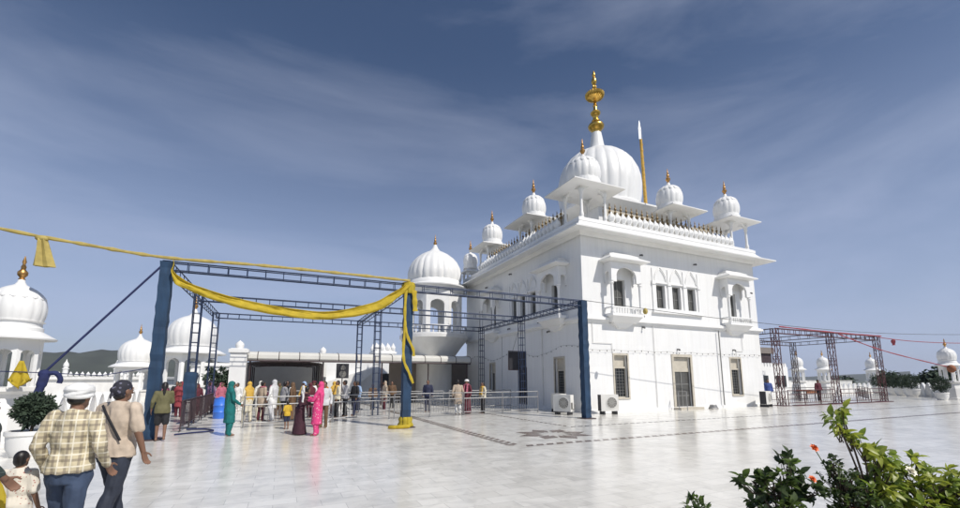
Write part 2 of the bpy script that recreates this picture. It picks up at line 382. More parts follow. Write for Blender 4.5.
# ------------------------------------------------------------------ ground, terrain
TERR = [(-8.2, -14), (30, -14), (64, 8), (76, 33), (76, 56), (-26, 56), (-26, 33), (-8.2, 33)]
f = MB(); f.prism(TERR, -0.6, 0.0); structure(f, 'terrace_floor', M['floor'])
g = MB()
R = 9000; n = 48
g.add([(0, 0, -14)] + [(R*math.cos(2*PI*i/n), R*math.sin(2*PI*i/n), -14) for i in range(n)], [(0, 1+i, 1+(i+1) % n) for i in range(n)])
structure(g, 'ground', M['plain'])
def ridge(name, a0, a1, dist, depth, peak, seed, prof):
    mb = MB(); na, nd = 70, 14
    for i in range(na+1):
        u = i/na; az = math.radians(a0 + (a1-a0)*u)
        for j in range(nd+1):
            w = j/nd; d = dist + depth*w
            h = prof(u)*peak*math.sin(PI*min(1, w*1.15))**0.8
            p = Vector((math.sin(az)*d, math.cos(az)*d, 0))
            h += (noise.noise(Vector((u*14+seed, w*5, seed)))*0.16 + noise.noise(Vector((u*42+seed, w*14, seed)))*0.07)*peak*(0.2+prof(u))*math.sin(PI*w)
            mb.v.append((p.x, p.y, -15 + max(0, h)))
    for i in range(na):
        for j in range(nd):
            q = i*(nd+1)+j; mb.f.append((q, q+nd+1, q+nd+2, q+1)); mb.mi.append(0)
    return structure(mb, name, M['hill'], smooth=True, angle=None)
def prof_l(u): return max(0.0, min(1, 1.25*math.sin(PI*min(1, (u*0.93+.05)))**0.55*(0.62+0.38*math.sin(u*5.1+0.6)) ))
ridge('hills', -48, 8, 1700, 900, 182, 3.1, lambda u: max(.10, .66 + .05*math.sin(u*23) - .20*max(0, u-.60)/.2 - 1.6*max(0, u-.80)))
ridge('far_hills', 4, 70, 4200, 1500, 120, 8.3, lambda u: 0.5 + 0.25*math.sin(u*7) + .12*math.sin(u*19))

hz = MB(); hz.box(-7200, -1500, -16, 7200, 7200, 240)
hm = D.materials.new('haze_air'); hm.use_nodes = True; ht = hm.node_tree; ht.nodes.clear()
ho = N(ht, 'ShaderNodeOutputMaterial'); hv = N(ht, 'ShaderNodeVolumePrincipled'); hv.inputs['Color'].default_value = (.80, .86, .95, 1); hv.inputs['Density'].default_value = 0.00010; hv.inputs['Anisotropy'].default_value = 0.1
ht.links.new(hv.outputs[0], ho.inputs['Volume'])
tag(hz.build('haze', hm), kind='stuff')

# floor borders: a band of slanted dark bars, edged
def border(name, x0, y0, dx, dy, L, wid=0.16, pitch=0.32, m='stripe', both=False):
    mb = MB(); t = Vector((dx, dy, 0)); nrm = Vector((-dy, dx, 0)); o = Vector((x0, y0, 0.004))
    k = int(L/pitch)
    rows = (0.0, 0.2) if both else (0.0,)
    for r in rows:
        for i in range(k):
            a = o + t*(i*pitch) + nrm*r; s = 0.10*(1 if r == 0 else -1)
            A, B = a, a + t*(pitch*0.66)
            off = nrm*wid + t*s
            mb.add([A, B, B+off, A+off], [(0, 1, 2, 3)])
            if not both: mb.add([a - nrm*.035, a + t*pitch*1.0 - nrm*.035, a + t*pitch*1.0 - nrm*.012, a - nrm*.012], [(0, 1, 2, 3)])
    structure(mb, name, M[m])
border('floor_border', 5.9, 9.85, 1, 0, 50, wid=.20, m='stripe2')
border('floor_border', 5.72, 10.2, 0, 1, 24, m='stripe2', wid=-0.16, both=True)
border('floor_border', 9.75, 13.12, 1, 0, 46, wid=.12)
border('floor_border', 9.7, 13.35, 0, 1, 20, m='stripe2', wid=-0.12)
mb = MB()
for k in range(8):
    a = k*PI/4
    def P(r, b): return (8.0 + r*math.cos(b), 11.7 + r*math.sin(b), 0.004)
    mb.add([P(.38, a-.2), P(.85, a-.36), P(1.25, a), P(.85, a+.36), P(.38, a+.2), P(.62, a)], [(0, 1, 5), (1, 2, 5), (2, 3, 5), (3, 4, 5)])
structure(mb, 'floor_rosette', M['stripe2'])

# ------------------------------------------------------------------ the temple
BX0, BX1, BY0, BY1 = 14.5, 29.3, 18.1, 34.0
ZL = 10.45       # ledge / roof level
temple = thing('temple', 'tall two storey white marble temple with ribbed main dome and gilded spire', 'temple', (BX0, BY0, 0))
O = Vector((BX0, BY0, 0))
def T(x, y, z=0.0): return (x - BX0, y - BY0, z)      # world to temple space

def holed(mb, L, H, holes, depth, fn):
    """wall sheet L x H in (u, z) with rectangular holes (u0, z0, u1, z1) and reveals; fn(u, d, z) gives the point"""
    us = sorted(set([0, L] + [h[0] for h in holes] + [h[2] for h in holes])); zs = sorted(set([0, H] + [h[1] for h in holes] + [h[3] for h in holes]))
    for a, b in zip(us, us[1:]):
        for c, d in zip(zs, zs[1:]):
            um, zm = (a+b)/2, (c+d)/2
            if any(h[0] < um < h[2] and h[1] < zm < h[3] for h in holes): continue
            mb.add([fn(a, 0, c), fn(b, 0, c), fn(b, 0, d), fn(a, 0, d)], [(0, 1, 2, 3)])
    for u0, z0, u1, z1 in holes:
        for (p, q) in (((u0, z0), (u1, z0)), ((u1, z0), (u1, z1)), ((u1, z1), (u0, z1)), ((u0, z1), (u0, z0))):
            mb.add([fn(p[0], 0, p[1]), fn(q[0], 0, q[1]), fn(q[0], depth, q[1]), fn(p[0], depth, p[1])], [(3, 2, 1, 0)])
DEP = 0.28
front = lambda u, d, z: (u, d, z)                    # temple space, facade facing -Y
side = lambda u, d, z: (d, u, z)                     # facade facing -X
LX, LY = BX1-BX0, BY1-BY0
win_low_f = [(1.98, 0.75, 2.92, 3.06), (11.62, 0.75, 12.56, 3.06)]
door_f = (6.5, 0.12, 7.9, 3.05)
jh_f = [2.62, 12.25]
tri_f = [5.85, 7.17, 8.49]
jh_pane = lambda c: (c-.42, 5.72, c+.42, 7.36)
holes_f = win_low_f + [door_f] + [jh_pane(c) for c in jh_f] + [(c-.35, 5.93, c+.35, 7.34) for c in tri_f]
win_low_s = [(1.85, 0.85, 2.75, 2.95), (10.5, 0.85, 11.3, 2.95)]
door_s = (5.9, 0.05, 7.15, 2.55)
jh_s = [2.45, 10.7]
tri_s = [5.0, 6.3, 7.5]
holes_s = win_low_s + [door_s] + [jh_pane(c) for c in jh_s] + [(c-.33, 5.93, c+.33, 7.36) for c in tri_s] + [(12.6, 5.7, 13.3, 7.3)]
mb = MB()
holed(mb, LX, ZL, holes_f, DEP, front)
k = mb.mark()
nf = len(mb.f)
holed(mb, LY, ZL, holes_s, DEP, side)
for i in range(nf, len(mb.f)): mb.f[i] = tuple(reversed(mb.f[i]))
mb.add([(LX, 0, 0), (LX, LY, 0), (LX, LY, ZL), (LX, 0, ZL)], [(0, 1, 2, 3)])
mb.add([(LX, LY, 0), (0, LY, 0), (0, LY, ZL), (LX, LY, ZL)], [(0, 1, 2, 3)])
mb.add([(0, 0, ZL), (LX, 0, ZL), (LX, LY, ZL), (0, LY, ZL)], [(0, 1, 2, 3)])
mb.build('wall', M['clad'], temple)
# skirting and string course
mb = MB()
mb.box(-.06, -.06, 0, LX+.06, LY, 0.14)
mb.build('plinth', M['white'], temple)
mb = MB()
for z0, z1, o in ((4.84, 4.95, .10), (4.95, 5.09, .20), (5.09, 5.15, .12)): mb.box(-o, -o, z0, LX+o, LY-.01, z1)
mb.build('string_course', M['white'], temple)
# great eave: cove, sloping slab with a crisp lip
mb = MB()
def ringrect(o): return (-o, -o, LX+o, LY+o)
prof = [(0.03, 9.62), (0.10, 9.72), (0.16, 9.86), (1.02, 9.72), (1.03, 9.79), (0.70, 9.92), (0.40, 10.10), (0.20, 10.32), (0.17, 10.42)]
for (o0, z0), (o1, z1) in zip(prof, prof[1:]):
    a, b = ringrect(o0), ringrect(o1)
    A = [(a[0], a[1], z0), (a[2], a[1], z0), (a[2], a[3], z0), (a[0], a[3], z0)]; B = [(b[0], b[1], z1), (b[2], b[1], z1), (b[2], b[3], z1), (b[0], b[3], z1)]
    mb.add(A+B, [(i, (i+1) % 4, 4+(i+1) % 4, 4+i) for i in range(4)])
mb.build('eave', M['white'], temple)
mb = MB(); mb.box(-.20, -.20, 10.42, LX+.20, LY+.20, 10.60); mb.box(-.12, -.12, 10.60, LX+.12, LY+.12, 10.66)
mb.build('parapet_ledge', M['white'], temple)
# lotus bud merlons and the row of small gilded finials behind them
bud = MB(); bud.lathe([(.17, 0), (.20, .05), (.13, .10), (.15, .14), (.23, .30), (.235, .38), (.19, .50), (.10, .60), (.05, .66), (.055, .70), (.015, .75)], n=12, flute=.12, nf=6)
bud_me = bud.mesh('merlon', M['white'], True, 50)
fin = MB(); fin.lathe([(.035, 0), (.03, .95), (.08, 1.0), (.10, 1.08), (.05, 1.16), (.03, 1.2), (.07, 1.26), (.075, 1.33), (.03, 1.4), (.02, 1.45), (.04, 1.5), (.025, 1.56), (.006, 1.66)], n=8)
fin_me = fin.mesh('small_finial', M['bronze'], True, 40)
fin.cur = 0
for i in range(25):
    x = 2.35 + i*0.435
    place(bud_me, 'merlon', temple, (x, .06, 10.66))
    place(fin_me, 'small_finial', temple, (x + .1, .75, 10.66))
for i in range(27):
    y = 2.2 + i*0.42
    if y > LY - 1: break
    place(bud_me, 'merlon', temple, (.06, y, 10.66))
    place(fin_me, 'small_finial', temple, (.75, y + .1, 10.66))
# added beige screen behind the finials, its tone standing in for shaded attic wall
mb = MB()
mb.box(2.9, 1.25, 10.45, LX-2.4, 1.4, 12.15); mb.box(1.25, 2.9, 10.45, 1.4, LY-2.4, 12.15)
mb.build('roof_screen', M['beige'], temple)
# attic block and slab under the main dome
mb = MB()
AX0, AX1, AY0, AY1 = 20.95-BX0, 24.05-BX0, 21.6-BY0, 29.4-BY0
cx, cy = 22.5-BX0, 25.5-BY0
mb.box(cx-3.3, cy-3.6, 10.45, cx+3.3, cy+3.6, 13.7)
mb.build('attic', M['clad'], temple)
mb = MB(); mb.frustum((cx-3.4, cy-3.7, cx+3.4, cy+3.7), 13.60, (cx-4.3, cy-4.5, cx+4.3, cy+4.5), 13.98); mb.box(cx-4.3, cy-4.5, 13.98, cx+4.3, cy+4.5, 14.10); mb.frustum((cx-4.2, cy-4.4, cx+4.2, cy+4.4), 14.10, (cx-3.4, cy-3.4, cx+3.4, cy+3.4), 14.55)
mb.build('attic_slab', M['white'], temple)
# main dome
def bulb(R, H, neck):
    return [(R*.90, 0), (R*.955, H*.10), (R*.99, H*.22), (R*1.0, H*.34), (R*.985, H*.46), (R*.94, H*.58), (R*.86, H*.69), (R*.74, H*.79), (R*.585, H*.875), (R*.42, H*.935), (R*.29, H*.972), (R*.21, H*1.0)] + neck
dp = MB()
RD, HD = 3.3, 5.35
dp.lathe(bulb(RD, HD, [(.62, HD*1.035), (.55, HD*1.10), (.47, HD*1.2), (.40, HD*1.28)]), n=192, flute=.032, nf=24, fz=lambda z: max(0.0, min(1, (HD*1.0-z)/1.2)) * min(1, z/.5+.1))
main_dome = dp.build('main_dome', M['dome'], temple, (cx, cy, 15.05), True, angle=60)
mb = MB(); mb.lathe([(3.32, 0), (3.32, .30), (3.12, .34), (3.12, .62), (3.22, .66), (3.22, .80), (2.95, .86)], n=64)
mb.build('drum', M['white'], temple, (cx, cy, 14.25), True)
# lotus collar on top of the dome
mb = MB()
for k in range(16):
    a = 2*PI*k/16
    st = mb.mark()
    mb.ell((0.78, 0, 0), (.26, .17, .07), 8, 6)
    mb.xf(Matrix.Rotation(a, 4, 'Z') @ Matrix.Rotation(.32, 4, 'Y'), st)
mb.build('lotus_collar', M['dome'], main_dome, (0, 0, HD*.995), True)
# the great gilded spire
mb = MB()
mb.lathe([(.30, 0), (.36, .05), (.36, .16), (.42, .30), (.62, .52), (.66, .70), (.58, .86), (.34, .98), (.28, 1.05), (.34, 1.12), (.34, 1.2), (.24, 1.28), (.22, 1.55), (.30, 1.66), (.40, 1.80), (.41, 1.92), (.30, 2.05), (.18, 2.12), (.14, 2.45), (.20, 2.53), (.14, 2.6), (.12, 3.0)], n=24)
mb.lathe([(.12, 2.98), (.30, 3.05), (.62, 3.22), (.78, 3.42), (.80, 3.62), (.66, 3.72), (.40, 3.84), (.18, 3.98), (.12, 4.15), (.18, 4.22), (.16, 4.36), (.08, 4.45)], n=48, flute=.10, nf=24)
mb.lathe([(.08, 4.42), (.20, 4.62), (.24, 4.82), (.17, 5.05), (.10, 5.22), (.16, 5.36), (.12, 5.52), (.03, 5.78)], n=12)
mb.build('spire', M['gold'], main_dome, (0, 0, HD*1.27), True)
# small gilded pinnacle on the attic corner, seen beside the near kiosk dome
mb = MB(); mb.lathe([(.16, 0), (.16, .5), (.10, .55), (.10, .75), (.26, .95), (.27, 1.1), (.10, 1.3), (.16, 1.45), (.05, 1.65), (.02, 2.05)], n=12)
mb.build('pinnacle', M['gold'], temple, T(18.75, 22.0, 14.1), True)

# rooftop kiosks
def petals(mb, R, z, n=12, w=.34):
    for k in range(n):
        a = 2*PI*k/n; st = mb.mark()
        mb.ell((R, 0, 0), (.05, R*w, R*.30), 8, 6)
        mb.xf(Matrix.Translation((0, 0, z)) @ Matrix.Rotation(a, 4, 'Z'), st)
fin2 = MB(); fin2.lathe([(.07, 0), (.10, .04), (.06, .10), (.15, .22), (.155, .32), (.07, .42), (.10, .50), (.10, .56), (.045, .64), (.075, .72), (.03, .80), (.03, .90), (.012, 1.05)], n=12)
fin2_me = fin2.mesh('finial', M['copper'], True, 40)
colm = MB(); colm.lathe([(.14, 0), (.14, .12), (.10, .16), (.13, .28), (.10, .42), (.085, .5), (.075, 1.25), (.085, 1.45), (.12, 1.5), (.09, 1.55), (.15, 1.72), (.15, 1.8)], n=10)
colm_me = colm.mesh('column', M['white'], True, 40)
def kiosk(x, y, wx, wy, Rd, ox=.75, oy=.75, zb=10.66, name='rooftop_kiosk', cdx=0.0, parent=temple, toff=O, hcol=1.8, hk=1.66):
    mb = MB()
    ze = hcol
    # arched beam on each side
    for (w, rot, dd) in ((wx, 0, wy/2), (wx, PI, wy/2), (wy, PI/2, wx/2), (wy, -PI/2, wx/2)):
        st = mb.mark(); mb.arch(w+.16 if rot in (0, PI) else w-.14, .52, w-.2, .40, .12)
        mb.xf(Matrix.Rotation(rot, 4, 'Z') @ Matrix.Translation((0, -dd-.06, ze-.12)), st)
    a, b = wx/2, wy/2
    # soffit, tilted slab, flat roof
    mb.frustum((-a-.08, -b-.08, a+.08, b+.08), ze+.38, (-a-ox, -b-oy, a+ox, b+oy), ze+.22)
    mb.frustum((-a-ox, -b-oy, a+ox, b+oy), ze+.225, (-a-ox, -b-oy, a+ox, b+oy), ze+.28)
    mb.frustum((-a-ox, -b-oy, a+ox, b+oy), ze+.285, (-a*.8, -b*.8, a*.8, b*.8), ze+.66)
    mb.lathe([(Rd*.98, ze+.55), (Rd*.98, ze+.8), (Rd*.9, ze+.83), (Rd*.9, ze+1.0)], n=32)
    k = mb.build(name, M['white'], parent, (x-toff.x, y-toff.y, zb))
    mb = MB(); mb.box(-a-.2, -b-.2, -.08, a+.2, b+.2, 0.06); mb.build('base', M['white'], k)
    for sx in (-1, 1):
        for sy in (-1, 1): place(colm_me, 'column', k, (sx*a, sy*b, 0.03))
    H = Rd*hk
    d = MB(); d.lathe(bulb(Rd, H, [(Rd*.16, H*1.04), (Rd*.13, H*1.12), (Rd*.09, H*1.17)]), n=96, flute=.042, nf=16, fz=lambda z: max(0, min(1, (H-z)/.5)))
    d.build('dome', M['dome'], k, (cdx, 0, ze+.95), True, angle=60)
    dm = MB()
    for kk in range(14):
        st = dm.mark(); dm.ell((0, 0, 0), (Rd*.06, Rd*.20, Rd*.30), 8, 6)
        dm.xf(Matrix.Rotation(2*PI*kk/14, 4, 'Z') @ Matrix.Translation((Rd*.70, 0, ze+.95+H*.80)) @ Matrix.Rotation(-.75, 4, 'Y'), st)
    dm.build('lotus_collar', M['dome'], k, (cdx, 0, 0), True)
    place(fin2_me, 'finial', k, (cdx, 0, ze+.95+H*1.15))
    return k
kiosk(15.72, 19.1, 1.7, 1.5, 1.02, ox=.98, oy=.74, hk=1.46)
kiosk(28.55, 19.1, 1.6, 1.5, .86, ox=.75, oy=.7)
kiosk(23.3, 19.5, 1.7, 1.4, .86, ox=.75, oy=.9)
kiosk(15.75, 24.7, 1.4, 1.6, .86, ox=.9, oy=.8)
kiosk(15.6, 31.1, 1.5, 1.5, .88, ox=.8, oy=.75)
kiosk(14.85, 34.0, .9, .9, .66, ox=.25, oy=.25, zb=9.2)
kiosk(28.55, 33.0, 1.6, 1.5, .86)
kiosk(28.6, 25.5, 1.5, 1.6, .86)

# windows
def window(parent, u0, z0, u1, z1, fn, flip, kind):
    """frame, pane and bars inside a wall hole; fn(u,d,z) temple space"""
    w = MB()
    def bx(mb, a, b, c, d, d0, d1):
        p, q = fn(a, d0, b), fn(c, d1, d)
        mb.box(min(p[0], q[0]), min(p[1], q[1]), p[2], max(p[0], q[0]), max(p[1], q[1]), q[2])
    fw = .05
    if kind == 'low':
        # projecting surround
        sw = .10
        bx(w, u0-sw, z0-.08, u0, z1+.10, -.03, .05); bx(w, u1, z0-.08, u1+sw, z1+.10, -.03, .05); bx(w, u0, z1, u1, z1+.10, -.03, .05); bx(w, u0, z0-.08, u1, z0, -.05, .05)
        bx(w, u0, z1-.72, u1, z1-.62, .12, .2)
    bx(w, u0, z0, u0+fw, z1, .18, .25); bx(w, u1-fw, z0, u1, z1, .18, .25); bx(w, u0+fw, z1-fw, u1-fw, z1, .18, .25); bx(w, u0+fw, z0, u1-fw, z0+fw, .18, .25)
    fr = w.build('window', M['beige'] if kind == 'low' else M['mullion'], parent)
    p = MB()
    zt = z1-.72 if kind == 'low' else z1-fw
    bx(p, u0+fw, z0+fw, u1-fw, zt, .22, .245)
    p.build('pane', M['glass'] if kind == 'low' else M['shutter'], fr)
    if kind == 'low':
        p = MB(); bx(p, u0+fw, z1-.62, u1-fw, z1-fw, .20, .23); p.build('transom_panel', M['beige'], fr)
        b = MB(); nz = 9
        for i in range(1, nz):
            z = z0+fw + (zt-z0-fw)*i/nz; bx(b, u0+fw, z-.008, u1-fw, z+.008, .185, .20)
        for i in range(1, 4):
            u = u0+fw+(u1-u0-2*fw)*i/4; bx(b, u-.008, z0+fw, u+.008, zt, .168, .183)
        b.build('grille', M['mullion'], fr)
    else:
        b = MB(); um = (u0+u1)/2
        bx(b, um-.022, z0+fw, um+.022, zt, .19, .215); bx(b, u0+fw, z0+.62, um-.025, z0+.66, .19, .215); bx(b, um+.025, z0+.62, u1-fw, z0+.66, .19, .215)
        b.build('mullion', M['mullion'], fr)
    return fr
for h in win_low_f: window(temple, *h, front, False, 'low')
for h in win_low_s: window(temple, *h, side, False, 'low')
for c in tri_f: window(temple, c-.35, 5.93, c+.35, 7.34, front, False, 'up')
for c in tri_s: window(temple, c-.33, 5.93, c+.33, 7.36, side, False, 'up')
for c in jh_f: window(temple, *jh_pane(c), front, False, 'up')
for c in jh_s: window(temple, *jh_pane(c), side, False, 'up')
window(temple, 12.6, 5.7, 13.3, 7.3, side, False, 'up')
# triple window surrounds: sill, hood arches, pilasters
def triple(cs, rotz, off):
    mb = MB()
    x0, x1 = cs[0]-.75, cs[-1]+.75; mid = (cs[0]+cs[-1])/2
    mb.box(x0-.05, -.16, 5.62, x1+.05, 0.02, 5.72); mb.box(x0, -.10, 5.72, x1, 0.02, 5.88)
    mb.box(x0+.1, -.08, 7.42, x1-.1, 0.02, 7.52)
    xs = [cs[0]-.62] + [(a+b)/2 for a, b in zip(cs, cs[1:])] + [cs[-1]+.62]
    for x in xs: mb.box(x-.09, -.06, 5.88, x+.09, 0.02, 7.42); mb.box(x-.13, -.11, 7.34, x+.13, .02, 7.56); mb.box(x-.06, -.05, 7.56, x+.06, .02, 8.35)
    for c in cs:
        pts = []
        for i in range(17):
            u = -1 + i/8; z = (1-abs(u)**2.1)**.6*.62 + .22*(1-abs(u))**2
            pts.append((c + u*.5, -.02, 7.60 + z))
        mb.tube(pts, .045, n=6)
        mb.tube([(p[0]*.86+c*.14, p[1], 7.60+(p[2]-7.60)*.84) for p in pts], .025, n=6)
    return mb
triple(tri_f, 0, 0).build('triple_window_surround', M['white'], temple)
m_ = triple([-c for c in reversed(tri_s)], 0, 0); m_.xf(Matrix.Rotation(-PI/2, 4, 'Z'))
# after the turn the panel's -y side looks towards -x
m_.build('triple_window_surround', M['white'], temple)

# jharokha balconies
balus = MB(); balus.lathe([(.035, 0), (.05, .05), (.028, .1), (.045, .16), (.028, .22), (.04, .27)], n=8)
def jharokha(c, on_side=False):
    mb = MB(); P_ = .62; w = 1.12
    # floor slab, stepped corbel below
    mb.box(-w, -P_, 5.16, w, 0.02, 5.32)
    mb.frustum((-w*.80, -.30, w*.80, .02), 4.84, (-w*.95, -P_*.95, w*.95, .02), 5.157)
    mb.frustum((-.30, -.12, .30, .02), 4.56, (-w*.66, -.26, w*.66, .02), 4.837)
    # handrail and base rail
    mb.box(-w, -P_, 5.60, w, -P_+.10, 5.68)
    for s in (-1, 1): mb.box(s*(w-.05)-.05, -P_+.102, 5.60, s*(w-.05)+.05, .02, 5.68)
    low = mb; mb = MB()
    # front and side arch screens
    st = mb.mark(); mb.arch(2*w-.08, 1.12, 1.42, .86, .12, pointed=.15); mb.xf(Matrix.Translation((0, -P_+.02, 7.06)), st)
    for s in (-1, 1):
        st = mb.mark(); mb.arch(P_-.14, 1.12, P_-.3, .62, .10); mb.xf(Matrix.Translation((s*(w-.09)+.05, -P_/2+.07, 7.06)) @ Matrix.Rotation(PI/2, 4, 'Z'), st)
    # canopy: sloping chajja, roof block
    mb.frustum((-w, -P_, w, .02), 8.19, (-w-.32, -P_-.38, w+.32, .02), 8.26)
    mb.frustum((-w-.32, -P_-.38, w+.32, .02), 8.263, (-w-.32, -P_-.38, w+.32, .02), 8.32)
    mb.frustum((-w-.32, -P_-.38, w+.32, .02), 8.323, (-w*.95, -P_*.85, w*.95, .02), 8.58)
    mb.frustum((-w*.95, -P_*.85, w*.95, .02), 8.583, (-w*.95, -P_*.85, w*.95, .02), 8.66)
    mb.frustum((-w*.95, -P_*.85, w*.95, .02), 8.663, (-w*.45, -P_*.35, w*.45, .02), 8.84)
    rot = (0, 0, -PI/2) if on_side else None
    loc = (0, c, 0) if on_side else (c, 0, 0)
    o = low.build('balcony', M['white'], temple, loc, rot=rot)
    mb.build('canopy', M['white'], o)
    for s in (-1, 1):
        cm = MB(); cm.lathe([(.12, 0), (.12, .10), (.085, .14), (.10, .22), (.075, .32), (.075, 1.5), (.09, 1.6), (.13, 1.65), (.10, 1.70), (.14, 1.78)], n=12)
        cm.build('column', M['white'], o, (s*(w-.1), -P_+.10, 5.32), True)
    for i in range(11):
        b_ = place(balus_me, 'baluster', o, (-w+.16+i*(2*w-.32)/10, -P_+.05, 5.32))
    return o
balus_me = balus.mesh('baluster', M['white'], True, 40)
for c in jh_f: jharokha(c)
for c in jh_s: jharokha(c, True)

# front door with beige surround, transom, step
mb = MB(); u0, z0, u1, z1 = door_f
mb.box(u0-.16, -.05, 0.0, u0, .06, z1+.16); mb.box(u1, -.05, 0.0, u1+.16, .06, z1+.16); mb.box(u0, -.05, z1, u1, .06, z1+.16)
mb.box(u0, .12, 2.18, u1, .20, 2.40)
dr = mb.build('door', M['beige'], temple)
mb = MB(); mb.box(u0, .14, 2.40, u1, .19, z1-.02); mb.build('transom_panel', M['beige'], dr)
mb = MB(); mb.box(u0, .16, z0, u1, .22, 2.18); mb.build('door_leaf', M['shutter'], dr)
mb = MB(); um = (u0+u1)/2
for z in (.75, 1.42): mb.box(u0, .145, z, u1, .158, z+.05)
mb.box(um-.03, .13, z0, um+.03, .143, 2.18)
for u in (u0, u1-.06): mb.box(u, .13, z0, u+.06, .143, 2.18)
mb.build('door_bars', M['mullion'], dr)
mb = MB(); mb.box(u0-.25, -.55, 0, u1+.25, -.062, .12); mb.build('step', M['beige'], dr)
mb = MB(); u0, z0, u1, z1 = door_s
mb.box(.15, u0, z0, .22, u1, z1); d2 = mb.build('door', M['black'], temple)
mb = MB(); mb.box(.12, (u0+u1)/2-.03, z0, .14, (u0+u1)/2+.03, z1); mb.build('door_bars', M['shutter'], d2)
# rainwater pipes and small wall lamps (parts of the temple)
def pipe(pts, r=.035):
    m = MB(); m.tube(pts, r, n=8); m.build('rain_pipe', M['old'] if r < .034 else M['mullion'], temple, smooth=True)
pipe([(10.5, -.16, 4.8), (10.5, -.16, .15)])
pipe([(5.0, -.05, 4.82), (5.0, -.05, .15)], .018)
pipe([(.55, -.05, 4.82), (.55, -.05, 3.7), (1.85, -.05, 3.7), (1.85, -.05, 3.2)], .018)
pipe([(12.9, -.05, 4.82), (12.9, -.05, 3.55), (12.2, -.05, 3.55), (12.2, -.05, 3.2)], .018)
pipe([(-.05, 4.0, 4.8), (-.05, 4.0, .2)], .03); pipe([(-.05, 9.3, 4.8), (-.05, 9.3, .2)], .03)
def wall_lamp(x, y, z, dx, dy):
    m = MB(); m.box(-.04, -.04, -.04, .04, .04, .04); m.tube([(0, 0, 0), (dx*.09, dy*.09, .03), (dx*.13, dy*.13, .0)], .018, n=6)
    m.lathe([(.02, .03), (.05, -.02), (.055, -.07), (.03, -.09)], n=10, c=(dx*.13, dy*.13, 0))
    m.build('wall_lamp', M['lamp'], temple, (x, y, z), True)
for x, z in ((4.35, 9.0), (8.9, 8.95), (4.2, 5.35), (4.2, 4.7), (6.9, 3.5), (11.95, 3.6), (14.2, 7.55)): wall_lamp(x, -.04, z, 0, -1)
for y, z in ((4.2, 5.3), (8.1, 5.3), (3.2, 4.6), (7.8, 9.2), (11.7, 9.0), (12.3, 8.8)): wall_lamp(-.04, y, z, -1, 0)

# spear topped flagpole beside the dome
pole = thing('flagpole', 'tall flagpole wrapped in gold cloth with a silver spearhead, behind the roof', 'flagpole', (26.6, 24.55, 10.45))
mb = MB(); mb.tube([(0, 0, 0), (-.02, 0, 4.0), (-.16, 0, 11.4)], [.16, .15, .11], n=12)
for i in range(20): mb.lathe([(.155-.002*i, 0), (.175-.002*i, .05), (.155-.002*i, .1)], n=12, c=(-.006*i*(.0 if i < 8 else 1.0), 0, .6+i*.54), cap=False)
mb.build('shaft', M['goldcloth'], pole, smooth=True)
mb = MB(); mb.add([(-.20, 0, 0), (0, -.07, 0), (.20, 0, 0), (0, .07, 0), (-.19, 0, .9), (0, -.06, .9), (.19, 0, .9), (0, .06, .9), (-.05, 0, 1.75)],
                  [(3, 2, 1, 0), (0, 1, 5, 4), (1, 2, 6, 5), (2, 3, 7, 6), (3, 0, 4, 7), (4, 5, 8), (5, 6, 8), (6, 7, 8), (7, 4, 8)])
mb.build('spearhead', M['steel'], pole, (-.17, 0, 11.4))
# ------------------------------------------------------------------ domed pavilion at the back left corner
bay = thing('domed_pavilion', 'round white pavilion with a wide ribbed dome and balcony behind the temple corner', 'pavilion', (11.5, 34.0, 0))
mb = MB(); mb.lathe([(1.5, 0), (1.5, 3.1), (1.7, 3.6), (2.35, 4.5), (2.75, 5.0), (2.85, 5.1), (2.85, 5.35)], n=48)
mb.build('base', M['old'], bay, smooth=True)
mb = MB()
for k in range(8):
    a = 2*PI*k/8 + PI/8 + .18; st = mb.mark()
    mb.arch(1.84, 3.55, 1.12, 2.85, .3, pointed=.25); mb.xf(Matrix.Rotation(a, 4, 'Z') @ Matrix.Translation((0, -2.20, 5.36)), st)
mb.build('arcade', M['white'], bay)
mb = MB(); mb.lathe([(2.2, 8.9), (2.4, 9.1), (2.75, 9.35), (2.76, 9.45), (2.35, 9.62), (2.30, 9.9), (2.2, 10.0)], n=48)
mb.build('cornice', M['white'], bay, smooth=True)
d = MB(); H = 3.0; RR = 2.32
d.lathe([(RR*.95, 0), (RR, .35), (RR*1.0, .75), (RR*.95, 1.25), (RR*.85, 1.72), (RR*.70, 2.12), (RR*.52, 2.45), (RR*.34, 2.68), (RR*.20, 2.84), (RR*.11, 3.1), (RR*.06, 3.4)], n=128, flute=.045, nf=24, fz=lambda z: max(0, min(1, (2.7-z)/1)))
bd = d.build('dome', M['dome'], bay, (0, 0, 9.95), True, angle=60)
place(fin2_me, 'finial', bd, (0, 0, 3.3))
mb = MB()
mb.lathe([(2.78, .62), (2.78, .72), (2.68, .72), (2.68, .62)], n=48, cap=False)
mb.lathe([(2.78, .0), (2.78, .10), (2.66, .10), (2.66, .0)], n=48, cap=False)
rl = mb.build('balustrade', M['white'], bay, (0, 0, 5.36))
for k in range(36):
    a = 2*PI*k/36; bb = place(balus_me, 'baluster', rl, (2.72*math.cos(a), 2.72*math.sin(a), .10)); bb.scale = (1.4, 1.4, 1.92)

